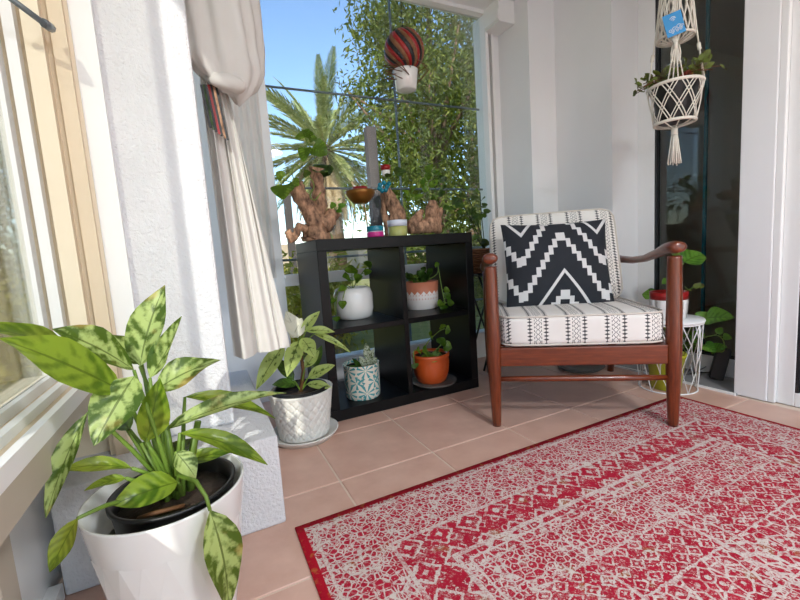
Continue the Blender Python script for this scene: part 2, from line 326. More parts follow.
# ------------------------------------------------------------------ mesh building
class MB:
    def __init__(s): s.v = []; s.f = []; s.uv = []; s.mi = []
    def face(s, ids, uvs=None, mi=0): s.f.append(tuple(ids)); s.uv.append(uvs); s.mi.append(mi)
    def box(s, x0, x1, y0, y1, z0, z1, M4=None, mi=0):
        b = len(s.v)
        for z in (z0, z1):
            for x, y in ((x0, y0), (x1, y0), (x1, y1), (x0, y1)):
                p = Vector((x, y, z)); s.v.append(M4 @ p if M4 else p)
        for q in ((3, 2, 1, 0), (4, 5, 6, 7), (0, 1, 5, 4), (1, 2, 6, 5), (2, 3, 7, 6), (3, 0, 4, 7)): s.face([b + i for i in q], mi=mi)
        return s
    def tube(s, path, radii, seg=8, cap=True, squash=1.0, rough=0., mi=0, up=None):
        path = [Vector(p) for p in path]; n = len(path)
        if not hasattr(radii, '__len__'): radii = [radii] * n
        b = len(s.v); ref = None
        for i, p in enumerate(path):
            t = (path[min(i + 1, n - 1)] - path[max(i - 1, 0)]).normalized()
            if ref is None:
                ref = Vector(up) if up else (Vector((0, 0, 1)) if abs(t.z) < .9 else Vector((1, 0, 0)))
            a = (ref - t * ref.dot(t)).normalized(); c = t.cross(a); ref = a
            for k in range(seg):
                th = 2 * PI * k / seg; r = radii[i] * (1 + rough * random.uniform(-1, 1))
                s.v.append(p + a * (math.cos(th) * r * squash) + c * (math.sin(th) * r))
        for i in range(n - 1):
            for k in range(seg):
                k2 = (k + 1) % seg
                s.face((b + i * seg + k, b + i * seg + k2, b + (i + 1) * seg + k2, b + (i + 1) * seg + k), mi=mi)
        if cap:
            s.face([b + k for k in reversed(range(seg))], mi=mi); s.face([b + (n - 1) * seg + k for k in range(seg)], mi=mi)
        return s
    def lathe(s, prof, seg=40, o=(0, 0, 0), fn=None, mi=0, closed=False):
        b = len(s.v); o = Vector(o); n = len(prof)
        for j, (r, z) in enumerate(prof):
            for k in range(seg):
                th = 2 * PI * k / seg; rr = r + (fn(th, z, r) if fn else 0)
                s.v.append(o + Vector((math.cos(th) * rr, math.sin(th) * rr, z)))
        for j in range(n - 1):
            for k in range(seg):
                k2 = (k + 1) % seg; s.face((b + j * seg + k, b + j * seg + k2, b + (j + 1) * seg + k2, b + (j + 1) * seg + k), mi=mi)
        if not closed:
            if prof[0][0] > 1e-5: s.face([b + k for k in reversed(range(seg))], mi=mi)
            if prof[-1][0] > 1e-5: s.face([b + (n - 1) * seg + k for k in range(seg)], mi=mi)
        return s
    def leaf(s, B, T, w, nrm=(0, 0, 1), arch=.15, fold=.25, n=9, shape=.85, droop=0., twist=0., mi=0, heart=False):
        """blade: midrib bends from B over to T; w is the full width"""
        B = Vector(B); T = Vector(T); L = (T - B).length; N = Vector(nrm).normalized()
        c1 = B.lerp(T, .5) + N * arch * L; ax = (T - B).normalized()
        side0 = ax.cross(N).normalized(); b = len(s.v)
        for i in range(n + 1):
            t = i / n
            p = B * (1 - t) ** 2 + c1 * 2 * t * (1 - t) + T * t * t
            tan = ((c1 - B) * (1 - t) + (T - c1) * t).normalized()
            sd = side0 - tan * side0.dot(tan); sd.normalize(); up = sd.cross(tan)
            if up.dot(N) < 0: up = -up
            a = twist * (t - .3); sd2 = sd * math.cos(a) + up * math.sin(a); up2 = up * math.cos(a) - sd * math.sin(a)
            if heart: pr = max(0., (math.sin(PI * min(1, (t * .93 + .07)) ** .62)) ** .8)
            else: pr = max(0., math.sin(PI * t ** shape)) ** .9 * (1 - .15 * t)
            hw = w * .5 * pr + .0004; wob = math.sin(t * 9 + w * 300) * .06 * w
            for q in (-1, -.55, 0, .55, 1):
                s.v.append(p + sd2 * (hw * q) + up2 * (abs(q) ** 1.4 * hw * fold * 1.2 + (wob * abs(q) * pr * q)))
        for i in range(n):
            for k in range(4):
                q = [b + i * 5 + k, b + i * 5 + k + 1, b + (i + 1) * 5 + k + 1, b + (i + 1) * 5 + k]
                u0, u1 = i / n, (i + 1) / n; v0, v1 = k / 4, (k + 1) / 4
                s.face(q, ((u0, v0), (u0, v1), (u1, v1), (u1, v0)), mi)
        return s
    def build(s, name, mat, parent=None, loc=None, smooth=True, bevel=0., origin=None, bseg=2, rot=None):
        me = bpy.data.meshes.new(name)
        off = Vector(origin) if origin is not None else Vector((0, 0, 0))
        me.from_pydata([tuple(Vector(v) - off) for v in s.v], [], s.f)
        mats = mat if isinstance(mat, (list, tuple)) else [mat]
        for m_ in mats: me.materials.append(M[m_] if isinstance(m_, str) else m_)
        if any(u for u in s.uv):
            ul = me.uv_layers.new(name='uv'); i = 0
            for f, u in zip(s.f, s.uv):
                for k in range(len(f)):
                    if u: ul.data[i].uv = u[k]
                    i += 1
        if len(mats) > 1: me.polygons.foreach_set('material_index', s.mi)
        if smooth: me.polygons.foreach_set('use_smooth', [True] * len(s.f))
        me.update()
        if bevel:
            bm = bmesh.new(); bm.from_mesh(me)
            ed = [e for e in bm.edges if len(e.link_faces) == 2 and e.calc_face_angle(0) > .6]
            bmesh.ops.bevel(bm, geom=ed, offset=bevel, segments=bseg, profile=.5, affect='EDGES', clamp_overlap=True)
            bm.to_mesh(me); bm.free()
            me.polygons.foreach_set('use_smooth', [False] * len(me.polygons))
        o = bpy.data.objects.new(name, me); C.objects.link(o)
        if parent: o.parent = parent
        o.location = Vector(loc) if loc is not None else off
        if rot is not None: o.rotation_euler = rot
        return o

def tag(o, label, cat, group=None):
    o['label'] = label; o['category'] = cat
    if group: o['group'] = group
    return o
def thing(name, label, cat, loc=(0, 0, 0), rz=0., group=None):
    o = bpy.data.objects.new(name, None); C.objects.link(o); o.empty_display_size = .05
    o.location = loc; o.rotation_euler = (0, 0, rz); return tag(o, label, cat, group)
def struct(o): o['kind'] = 'structure'; return o
def holder(name, loc=(0, 0, 0)):
    o = bpy.data.objects.new(name, None); C.objects.link(o); o.location = loc; o.empty_display_size = .05; return struct(o)
def bx(*a): return MB().box(*a)
def part(name, mat, parent, *a, bevel=0.): return bx(*a).build(name, mat, parent, smooth=False, bevel=bevel)
def copy_to(o, parent, loc):
    c = o.copy(); C.objects.link(c); c.parent = parent; c.location = loc; return c

# ------------------------------------------------------------------ the room
WB = 2.10                  # window wall line
RX = 2.00                  # right wall line
floor = struct(bx(-.45, 2.30, -2.2, 2.35, -.08, -.003).build('floor', 'grout', smooth=False))
PT = .338; GAP = .0028
t0 = None
for i in range(-3, 7):
    for j in range(-5, 4):
        x0 = .321 + i * PT; y0 = 1.190 + j * PT
        xa, xb, ya, yb = max(x0, -.36), min(x0 + PT, 1.985), y0, min(y0 + PT, 2.10)
        if xb - xa < .03 or yb - ya < .03: continue
        full = abs(xb - xa - PT) < 1e-6 and abs(yb - ya - PT) < 1e-6
        if full and t0: copy_to(t0, floor, (xa, ya, 0)); continue
        t = bx(GAP, xb - xa - GAP, GAP, yb - ya - GAP, -.012, 0).build('tile', 'tile', floor, loc=(xa, ya, 0), smooth=False, bevel=.002, bseg=1)
        if full: t0 = t
ceil = struct(bx(-.45, 2.40, -2.2, 2.165, 2.10, 2.20).build('ceiling', 'white', smooth=False))
# left side: solid wall behind the camera, then the window, then the pier on its low plinth
struct(bx(-.45, -.33, -2.2, .03, -.003, 2.10).build('wall_left', 'wall', smooth=False))
struct(bx(-.170, .04, 1.235, 1.62, .245, 2.10).build('wall_pier', 'stucco', smooth=False, bevel=.008))
struct(bx(-.345, .133, 1.075, 1.85, 0, .245).build('wall_plinth', 'stucco', smooth=False, bevel=.006))
# window_1: left window
w1 = holder('window_1')
for (xa, xb, z1, m_) in ((-.262, -.248, .470, 'white'), (-.285, -.262, .458, 'tan'), (-.300, -.285, .474, 'white'), (-.325, -.300, .458, 'tan'), (-.342, -.325, .478, 'white'), (-.40, -.342, .466, 'cream')):
    part('sill_track', m_, w1, xa, xb, .03, 1.235, .440, z1)
part('sill_rail', 'frame_grey', w1, -.400, -.250, .03, 1.235, .385, .440)
part('glass_pane', 'glass', w1, -.352, -.347, .03, 1.19, .478, 2.02)
part('insect_screen', 'screen', w1, -.3385, -.3365, .64, 1.19, .478, 2.02)
part('screen_stile', 'cream', w1, -.345, -.328, .62, .645, .478, 2.02)
part('head', 'cream', w1, -.40, -.25, .03, 1.235, 2.02, 2.10)
for (xa, xb, ya, m_) in ((-.345, -.328, 1.165, 'white'), (-.328, -.316, 1.195, 'tan'), (-.316, -.296, 1.175, 'white'), (-.296, -.285, 1.20, 'tan'), (-.285, -.252, 1.18, 'cream'), (-.252, -.240, 1.205, 'tan'), (-.240, -.212, 1.195, 'tan'), (-.212, -.205, 1.21, 'cream'), (-.205, -.160, 1.215, 'white')):
    part('jamb_strip', m_, w1, xa, xb, ya, 1.245, .475 if xb < -.24 else .245, 2.05)
part('jamb_core', 'cream', w1, -.332, -.165, 1.24, 1.62, .245, 2.10)
part('lower_panel', 'white', w1, -.385, -.370, .03, 1.30, .0, .385)
for y in (.22, .80):
    part('lower_post', 'frame_grey', w1, -.370, -.330, y, y + .055, .035, .385)
for y in (.05, .30, .52, .88):
    part('panel_moulding', 'white', w1, -.372, -.358, y, y + .02, .06, .37)
part('bottom_rail', 'white', w1, -.385, -.345, .03, 1.075, 0, .035)
rod = MB().tube([at_y(-25, -28, 1.08), at_y(46, 25, 1.12)], .006, 8); rod.tube([at_y(44, 23, 1.12), at_y(51, 28, 1.16)], .009, 8)
rod.build('window_stay', 'steel', w1)
# window_2: the window wall
w2 = holder('window_2')
struct(bx(.00, .33, WB, 2.20, 0, 2.10).build('wall_back', 'wall', smooth=False))
part('jamb', 'white', w2, .33, .372, WB - .01, 2.19, 0, 2.078)
for (xa, xb, ya, m_) in ((1.685, 1.708, 2.085, 'white'), (1.708, 1.735, 2.125, 'frame_grey'), (1.735, 1.752, 2.09, 'white'), (1.752, 1.80, 2.105, 'wall')):
    part('jamb', m_, w2, xa, xb, ya, 2.20, 0, 2.078)
part('head_rail', 'white', w2, .33, 1.80, 2.085, 2.145, 2.078, 2.10)
part('mid_rail', 'white', w2, .372, 1.685, 2.085, 2.17, .570, .615)
part('bottom_rail', 'white', w2, .372, 1.685, 2.085, 2.18, 0, .16)
part('sill', 'white', w2, .372, 1.685, 2.06, 2.12, .610, .628)
part('glass_pane', 'glass', w2, .372, 1.685, 2.130, 2.134, .615, 2.078)
part('glass_pane', 'glass', w2, .372, 1.685, 2.130, 2.134, .16, .570)
for z in (1.560, 1.068, .70, .36):
    MB().tube([(.36, 2.175, z), (1.70, 2.175, z)], .0062, 8).build('security_bar', 'steel', w2)
for x in (1.108,):
    MB().tube([(x, 2.19, .05), (x, 2.19, 2.16)], .0068, 8).build('security_bar', 'steel', w2)
# right side: returns, recessed glazed door, post, sliding door
wr = holder('wall_right')
part('wall_panel', 'wall', wr, 1.80, 2.10, 1.85, 2.20, 0, 2.10)
part('wall_panel', 'wall', wr, RX, 2.34, 1.665, 1.85, 0, 2.10)
part('wall_panel', 'wall', wr, RX - .006, 2.34, 1.478, 1.665, 0, 2.10)
struct(bx(1.684, 1.80, 1.955, WB, 1.975, 2.10).build('trim_1', 'white', smooth=False, bevel=.003))
struct(bx(1.676, 1.684, 1.955, 2.085, 1.985, 2.04).build('trim_2', 'white', smooth=False, bevel=.002))
struct(bx(RX - .008, 2.34, .90, 1.478, -.06, .006).build('trim_3', 'marble', smooth=False, bevel=.002))
struct(bx(RX - .02, RX - .008, .90, 1.478, -.06, .009).build('trim_4', 'white', smooth=False, bevel=.002))
d1 = holder('door_1')
part('door_stile', 'white', d1, 2.20, 2.26, 1.388, 1.478, .006, 2.10, bevel=.003)
part('door_stile', 'white', d1, 2.20, 2.26, .84, .90, .006, 2.10, bevel=.003)
part('door_rail', 'white', d1, 2.20, 2.26, .90, 1.388, .006, .095, bevel=.003)
part('gasket', 'dark_frame', d1, 2.205, 2.235, 1.378, 1.388, .095, 2.10)
part('gasket', 'dark_frame', d1, 2.205, 2.235, .90, 1.388, .095, .103)
part('reflection_strip', 'teal', d1, 2.235, 2.25, 1.16, 1.172, .10, 2.10)  # teal strip standing in for a frame line reflected in the glass
part('glass_pane', 'door_glass', d1, 2.222, 2.228, .90, 1.38, .10, 2.10)
struct(bx(RX, 2.34, .800, .914, 0, 2.10).build('wall_post', 'wall', smooth=False, bevel=.004))
struct(bx(RX + .004, 2.30, .776, .800, 0, 2.10).build('trim_5', 'white', smooth=False, bevel=.003))
d2 = holder('door_2')
part('door_stile', 'white', d2, 2.022, 2.07, .722, .776, 0, 2.10, bevel=.003)
part('door_rail', 'white', d2, 2.022, 2.07, -.30, .722, 0, .055, bevel=.003)
part('gasket', 'dark_frame', d2, 2.024, 2.05, .712, .722, .055, 2.10)
part('glass_pane', 'door_glass', d2, 2.036, 2.042, -.30, .712, .055, 2.10)
struct(bx(-.45, 2.34, -2.2, -2.14, 1.66, 2.10).build('wall_rear_sun_block', 'wall', smooth=False))  # unseen lintel, added to keep the low sun off the rug
struct(bx(2.0, 2.34, -2.2, -.30, 0, 2.10).build('wall_right_rear', 'wall', smooth=False))
# the dim room behind the doors
ir = holder('wall_inner_room')
part('inner_floor', 'dark_room', ir, 2.30, 5.2, -2.2, 2.2, -.08, -.004)
part('inner_ceiling', 'dark_room', ir, 2.34, 5.2, -2.2, 2.2, 2.3, 2.4)
part('inner_wall', 'dark_room', ir, 5.2, 5.3, -2.2, 2.2, -.05, 2.4)
part('inner_wall', 'dark_room', ir, 2.34, 5.2, 2.2, 2.3, -.05, 2.4)
part('inner_wall', 'dark_room', ir, 2.34, 5.2, -2.3, -2.2, -.05, 2.4)
part('inner_wall', 'dark_room', ir, 2.34, 2.40, 1.48, 2.2, -.05, 2.4)
part('inner_wall', 'dark_room', ir, 2.34, 2.40, -2.2, -.30, -.05, 2.4)

# added fill light in a made-up round ceiling fixture, behind the viewpoint
cl_ = thing('fill_lamp', 'added round white fill lamp on the ceiling behind the viewpoint', 'lamp', (.85, -.95, 2.10))
MB().lathe([(.20, -.0), (.21, -.02), (.20, -.03)], 40).build('fill_lamp_base', 'white', cl_)
gl_ = G('fill_lamp_diffuser'); em = gl_.n.new('ShaderNodeEmission'); em.inputs[0].default_value = (1, .98, .95, 1); em.inputs[1].default_value = 3.0; gl_.nt.links.new(em.outputs[0], gl_.out.inputs[0])
MB().lathe([(.195, -.03), (.18, -.06), (.11, -.085), (0, -.095)], 40).build('fill_lamp_diffuser', gl_.m, cl_)
ll = bpy.data.lights.new('fill_lamp_light', 'AREA'); ll.shape = 'DISK'; ll.size = .40; ll.energy = 18; ll.color = (.90, .95, 1.0)
lo = bpy.data.objects.new('fill_lamp_light', ll); C.objects.link(lo); lo.parent = cl_; lo.location = (0, 0, -.11)

# ------------------------------------------------------------------ rug
rug = MB(); nx, ny = 60, 60
for z in (.0066, .0):
    for i in range(nx + 1):
        for j in range(ny + 1):
            zz = z + (.0012 * math.sin(i * .9) * math.sin(j * .7) * (z > 0) if 0 < i < nx and 0 < j < ny else -.002 * (z > 0))
            rug.v.append(Vector((RUGW * i / nx, -RUGL * j / ny, max(zz, 0) + .0004)))
K = (nx + 1) * (ny + 1)
for i in range(nx):
    for j in range(ny):
        a = i * (ny + 1) + j; q = (a, a + 1, a + ny + 2, a + ny + 1)
        rug.face(q)
for i in range(nx):
    for j in (0, ny): a = i * (ny + 1) + j; rug.face((a, a + ny + 1, a + ny + 1 + K, a + K))
for j in range(ny):
    for i in (0, nx): a = i * (ny + 1) + j; rug.face((a, a + 1, a + 1 + K, a + K))
ro = rug.build('area_rug', 'rug', loc=(.147, 1.034, 0)); tag(ro, 'worn red and cream patterned rug on the terracotta floor', 'rug')

# ------------------------------------------------------------------ black cube shelf
SX0, SX1, SY0, SY1, SZ = .430, 1.197, 1.640, 2.030, .775
sh = thing('cube_shelf', 'black open four-cube shelf unit in front of the window', 'shelf', ((SX0 + SX1) / 2, (SY0 + SY1) / 2, 0))
def shp(name, *a):
    o = bx(*a).build(name, 'black', None, smooth=False, bevel=.0015, bseg=1); o.parent = sh; o.location = -Vector(sh.location)
TB = .040; MX = (SX0 + SX1) / 2; MZ = SZ / 2
shp('top_board', SX0, SX1, SY0, SY1, SZ - .048, SZ); shp('bottom_board', SX0, SX1, SY0, SY1, 0, .048)
shp('side_board', SX0, SX0 + TB, SY0 + .0005, SY1, .048, SZ - .048); shp('side_board', SX1 - TB, SX1, SY0 + .0005, SY1, .048, SZ - .048)
shp('divider', MX - .012, MX + .012, SY0 + .002, SY1, .048, SZ - .048)
shp('shelf_board', SX0 + TB, MX - .012, SY0 + .002, SY1, MZ - .012, MZ + .012); shp('shelf_board', MX + .012, SX1 - TB, SY0 + .002, SY1, MZ - .012, MZ + .012)
Z1 = .048; Z2 = MZ + .012; Z3 = SZ

# ------------------------------------------------------------------ armchair
CO = Vector((1.233, 1.05, 0)); CRZ = math.atan2(-.592, .806)
ch = thing('armchair', 'reddish-brown wooden armchair with black and white banded cushions', 'armchair', CO, CRZ)
for s in (-1, 1):
    z0 = .0075 if s > 0 else 0
    prof = [(.0165, z0), (.0175, .02), (.0245, .20), (.0265, .34), (.0245, .50), (.0225, .615), (.0225, .625)]
    MB().lathe(prof, 24).build('leg', 'chair_z', ch, loc=(s * .314, 0, 0))
    # arm: rounded front knuckle, sweeps back and down, thins in the middle
    a = MB(); pth = []; rad = []
    for t, zz, r in ((-.034, .655, .016), (-.028, .655, .026), (0, .655, .0295), (.05, .652, .0275), (.14, .634, .0225), (.28, .608, .020), (.42, .597, .021), (.55, .597, .023), (.64, .605, .0225), (.655, .606, .012)):
        pth.append((s * (.314 + .012 * math.sin(max(t, 0) * 4)), t, zz)); rad.append(r)
    a.tube(pth, rad, 16, squash=.74, up=(0, 0, 1)); a.build('arm', 'chair_y', ch)
    MB().tube([(s * .314, .70, 0), (s * .314, .665, .20), (s * .312, .625, .42), (s * .312, .60, .60)], [.016, .021, .023, .020], 16).build('leg', 'chair_z', ch)
    MB().tube([(s * .275, .46, .28), (s * .275, .545, .50), (s * .275, .655, .775)], [.017, .018, .013], 14).build('back_post', 'chair_z', ch)
    part('side_rail', 'chair_y', ch, s * .314 - .0125, s * .314 + .0125, .02, .655, .246, .305, bevel=.004)
part('front_rail', 'chair_x', ch, -.292, .292, -.013, .013, .241, .312, bevel=.004)
part('rear_rail', 'chair_x', ch, -.300, .300, .50, .524, .225, .285, bevel=.004)
MB().tube([(-.30, 0, .188), (-.15, 0, .188), (.15, 0, .188), (.30, 0, .188)], [.0095, .0115, .0115, .0095], 14).build('stretcher', 'chair_x', ch)
for z, v in ((.52, .553), (.63, .597), (.74, .641)):
    MB().tube([(-.275, v, z), (0, v + .012, z), (.275, v, z)], .011, 10, squash=1.6).build('back_slat', 'chair_x', ch)
for v in (.10, .22, .34, .44):
    part('seat_slat', 'chair_x', ch, -.302, .302, v, v + .045, .292, .305, bevel=.003)
def soft(w, d, h, n=8., crown=.0, res=18, pinch=0., sag=0.):
    """a padded cushion: rounded slab, domed on both faces; pinch pulls it flat towards its corners"""
    mb = MB(); ids = {}
    def put(x, y, z):
        k = (round(x, 5), round(y, 5), round(z, 5))
        if k in ids: return ids[k]
        m_ = max(abs(x), abs(y)); sq = (abs(x) ** n + abs(y) ** n + abs(z) ** n) ** (-1 / n)
        X, Y, Z = x * sq, y * sq, z * sq
        if pinch:
            Z = Z * (max(0., (1 - abs(x) ** 2.6)) * max(0., (1 - abs(y) ** 2.6))) ** pinch
            e = 1 - .055 * (1 - abs(y) ** 2) * abs(x) ** 3; e2 = 1 - .055 * (1 - abs(x) ** 2) * abs(y) ** 3
            X, Y = x * e, y * e2
        Zc = Z * (1 + crown * (1 - x * x) * (1 - y * y)) + .02 * math.sin(x * 7 + y * 3) * math.sin(y * 6 - x) * (1 - m_ ** 4)
        ids[k] = len(mb.v); mb.v.append(Vector((X * w / 2, Y * d / 2, Zc * h / 2))); return ids[k]
    R_ = [-1 + 2 * i / res for i in range(res + 1)]
    for ax in range(3):
        for sg in (-1, 1):
            for i in range(res):
                for j in range(res):
                    q = []
                    for (a, b) in ((i, j), (i + 1, j), (i + 1, j + 1), (i, j + 1)):
                        p = [0, 0, 0]; p[ax] = sg; p[(ax + 1) % 3] = R_[a]; p[(ax + 2) % 3] = R_[b]; q.append(put(*p))
                    if sg < 0: q.reverse()
                    if len(set(q)) > 2: mb.face(list(dict.fromkeys(q)))
    return mb
seat = soft(.588, .57, .120, 9, .10).build('seat_cushion', 'seat_cloth', ch, loc=(.002, .262, .372), rot=(math.radians(-1), 0, 0))
bc = soft(.575, .125, .44, 11, 0); 
for v in bc.v: v.y *= 1 + .22 * (1 - (v.x / .29) ** 2) * (1 - (v.z / .22) ** 2)
bco = bc.build('back_cushion', 'back_cloth', ch, loc=(-.005, .512, .619), rot=(math.radians(-19), 0, 0))
def piping(parent, hw, hh, y, flat=False):
    pts = []
    for k in range(65):
        a = 2 * PI * k / 64; c_, s_ = math.cos(a), math.sin(a); q_ = (abs(c_) ** 11 + abs(s_) ** 11) ** (-1 / 11)
        pts.append((c_ * q_ * hw, s_ * q_ * hh, y) if flat else (c_ * q_ * hw, y, s_ * q_ * hh))
    MB().tube(pts, .0036, 6, cap=False).build('piping', 'piping', parent)
for y in (-.056, .056): piping(bco, .284, .217, y)
for z in (-.053, .053): piping(seat, .289, .280, z, True)
pl = soft(.455, .42, .15, 3, .0, 30, pinch=.62)
for v in pl.v: v.y, v.z = -v.z, v.y
pw = pl.build('throw_pillow', 'pillow'); tag(pw, 'charcoal throw pillow with white stepped zigzags on the armchair', 'pillow')
PLV = .315; U = Vector((.806, -.592, 0)); V = Vector((.592, .806, 0))
pw.location = CO + U * -.020 + V * PLV + Vector((0, 0, .594)); pw.rotation_euler = Euler((math.radians(-20), math.radians(1.0), CRZ + math.radians(3)))

# ------------------------------------------------------------------ plants
def add_leaf(parent, L0, base, tip, w, mat, nrm=(0, 0, 1), arch=.12, root=None, pr=.003, stem='stem', name='leaf', lift=.12, **kw):
    """one leaf with its stalk, given in world points; L0 is the thing's base"""
    mb = MB(); L0 = Vector(L0); b = Vector(base) - L0; t = Vector(tip) - L0
    mb.leaf(b, t, w, nrm, arch, **kw)
    mats = [mat]
    if root is not None:
        r = Vector(root) - L0; m_ = r.lerp(b, .5) + Vector((0, 0, lift * (b - r).length + max(0, r.z - b.z) * .9))
        pts = [r * (1 - q) ** 2 + m_ * 2 * q * (1 - q) + b * q * q for q in (0, .25, .5, .75, 1)]
        mb.tube(pts, [pr * 1.3, pr * 1.1, pr, pr * .9, pr * .7], 6, mi=1); mats.append(stem)
    return mb.build(name, mats, parent)

def potbase(px, py, z, wpx):
    P = at_z(px, py, z); r = wpx / 2 * depth(P) / FOC
    r = wpx / 2 * (depth(P + away(P) * r)) / FOC; return P + away(P) * r, r

# big white planter by the left window
PC = Vector((-.105, .885, 0)); PR, PH = .140, .278
bp = thing('potted_plant', 'large variegated leafy plant in a glossy white planter by the left window', 'potted plant', PC)
n = 22; fac = MB(); rows = [(.098, 0), (.112, .07), (.122, .14), (.131, .21)]
for j, (r, z) in enumerate(rows):
    for k in range(n):
        th = 2 * PI * (k + .5 * (j % 2)) / n; rr = r * (1.0 + (.006 if (k + j) % 2 else -.006)); fac.v.append(Vector((rr * math.cos(th), rr * math.sin(th), z)))
for j in range(3):
    for k in range(n):
        a, b2 = j * n + k, j * n + (k + 1) % n; c2, d2_ = (j + 1) * n + k, (j + 1) * n + (k + 1) % n
        if j % 2 == 0: fac.face((a, b2, c2)); fac.face((b2, d2_, c2))
        else: fac.face((a, b2, d2_)); fac.face((a, d2_, c2))
fac.face(list(reversed(range(n))))
pot = fac.build('planter', 'ceramic', bp, smooth=False)
MB().lathe([(.1305, .208), (.1395, PH - .004), (PR, PH), (PR - .004, PH), (.128, .215), (.115, .20)], 66, closed=True).build('planter_rim', 'ceramic', pot)
inn = (.012, .006, 0)
MB().lathe([(.095, .13), (.104, .240), (.108, .268), (.112, .270), (.112, .276), (.106, .276), (.100, .250), (.096, .24)], 48, inn, closed=True).build('inner_pot', 'blackm', bp)
MB().lathe([(.0, .255), (.05, .254), (.099, .248)], 32, inn, fn=lambda th, z, r: 0).build('soil', 'soil', bp)
crown = PC + Vector((.012, .006, .25))
def Lb(bpx, tpx, yb, yt, w, mat='leaf_big', nrm=(.1, -.75, .65), arch=.12, root=True, **kw):
    B = at_y(bpx[0], bpx[1], yb); T = at_y(tpx[0], tpx[1], yt)
    ww = w * depth(B.lerp(T, .5)) / FOC
    rt = crown + Vector((random.uniform(-.02, .02), random.uniform(-.02, .02), 0)) if root else None
    kw.setdefault('twist', random.uniform(-.7, .7)); return add_leaf(bp, PC, B, T, ww, mat, nrm, arch, rt, .0042, **kw)
Lb((122, 391), (-2, 338), .84, .74, 58, 'leaf_big2', (.15, -.7, .7), .10, fold=.15, shape=.95)
Lb((70, 350), (-30, 326), .96, .90, 34, 'leaf_big2', (.1, -.5, .85), .12)
Lb((134, 370), (52, 329), .90, .84, 40, 'leaf_big', (.25, -.65, .72), .14, fold=.3, shape=1.0)
Lb((142, 364), (101, 333), .95, .96, 26, 'leaf_big', (.4, -.7, .6), .1)
Lb((140, 366), (165, 285), .93, .95, 40, 'leaf_big', (-.5, -.85, .15), .10, fold=.3, shape=.75)
Lb((150, 378), (182, 316), .90, .88, 26, 'leaf_big', (-.6, -.7, .3), -.10, fold=.5)
Lb((156, 390), (221, 360), .88, .88, 34, 'leaf_big', (-.25, -.7, .65), .18, fold=.3)
Lb((135, 376), (94, 446), .84, .78, 46, 'leaf_big', (-.2, -.9, .3), .12, fold=.2, shape=.8)
Lb((165, 430), (287, 393), .88, .90, 20, 'leaf_big', (-.1, -.6, .8), .16, fold=.6)
Lb((185, 397), (276, 419), .95, .98, 20, 'leaf_big2', (.1, -.5, .85), .16, fold=.4)
Lb((180, 433), (268, 465), .86, .85, 20, 'leaf_big2', (.1, -.55, .85), .22, fold=.4)
Lb((88, 412), (46, 518), .85, .80, 22, 'leaf_big', (-.4, -.85, .2), .10, fold=.4)
Lb((132, 468), (62, 470), .84, .83, 17, 'leaf_big2', (.0, -.5, .85), .22, fold=.4)
Lb((78, 518), (50, 572), .74, .72, 22, 'leaf_big2', (-.3, -.9, .4), .08, fold=.3)
th_ = math.radians(-62); rim_d = Vector((math.cos(th_), math.sin(th_), 0))
hl = MB(); hl.leaf(rim_d * .158 + Vector((0, 0, .283)), rim_d * .150 + Vector((.012, 0, .085)), .070, rim_d + Vector((0, 0, .2)), .16, fold=.25, shape=.8, twist=.3)
hl.tube([Vector((.012, .006, .25)), rim_d * .06 + Vector((0, 0, .318)), rim_d * .12 + Vector((0, 0, .325)), rim_d * .150 + Vector((0, 0, .305)), rim_d * .158 + Vector((0, 0, .282))], [.005, .0042, .0038, .0034, .003], 6, mi=1)
hl.build('leaf', ['leaf_big', 'stem'], bp)
Lb((178, 482), (112, 505), .84, .80, 36, 'leaf_big2', (.0, -.6, .8), .10, fold=.3)
Lb((146, 442), (160, 378), .86, .86, 30, 'leaf_big2', (.3, -.9, .1), .06, fold=.6)
Lb((176, 452), (196, 478), .83, .81, 22, 'leaf_big', (.2, -.7, .7), .15)
Lb((126, 478), (84, 491), .82, .82, 13, 'leaf_big2', (0, -.5, .9), .2)
Lb((130, 430), (108, 402), .92, .94, 22, 'leaf_dark', (0, -.8, .6), .1)
Lb((168, 470), (232, 452), .92, .95, 18, 'leaf_big2', (0, -.5, .85), .2)
Lb((150, 470), (205, 436), .95, 1.0, 20, 'leaf_dark', (0, -.6, .8), .15)
for (x, y, z, h) in ((.0, .0, .25, .16), (.025, .01, .25, .14), (-.02, .012, .25, .12)):
    MB().tube([(inn[0] + x, y, z - .01), (inn[0] + x * 1.4, y, z + h * .5), (inn[0] + x * 2.2, y * 1.5, z + h)], [.009, .008, .006], 8).build('stem', 'stem', bp)
MB().tube([(-.045, -.045, .255), (-.02, -.075, .272), (.03, -.06, .262)], .004, 6).build('twig', 'stem_brown', bp)

# dieffenbachia in the quilted pot
DP, dr = potbase(306, 443, .014, 52)
dp = thing('potted_plant', 'leafy speckled plant in a white quilted pot on its own saucer', 'potted plant', (DP.x, DP.y, 0))
D0 = Vector((DP.x, DP.y, 0)); dh = .196; rb, rt = dr * .94, dr * 1.19
def quilt(th, z, r):
    if z < .022 or z > dh - .012: return 0
    a = th * 21; b = z / dh * 2 * PI * 5.2
    return -.004 * (max(abs(math.cos((a + b) * .5)) < .26, 0) or 0) - .0042 * (1 if abs(math.cos((a - b) * .5)) < .26 else 0)
MB().lathe([(rb * .96, .012)] + [(rb + (rt - rb) * i / 44, .014 + (dh - .02) * i / 44) for i in range(45)] + [(rt + .002, dh), (rt - .006, dh), (rt - .012, dh - .03)], 252, fn=quilt, closed=True).build('pot', 'matt_white', dp)
MB().lathe([(dr * 1.12, 0), (dr * 1.28, .022), (dr * 1.30, .026), (dr * 1.24, .026), (dr * 1.1, .010), (0, .010)], 56).build('saucer', 'matt_white', dp)
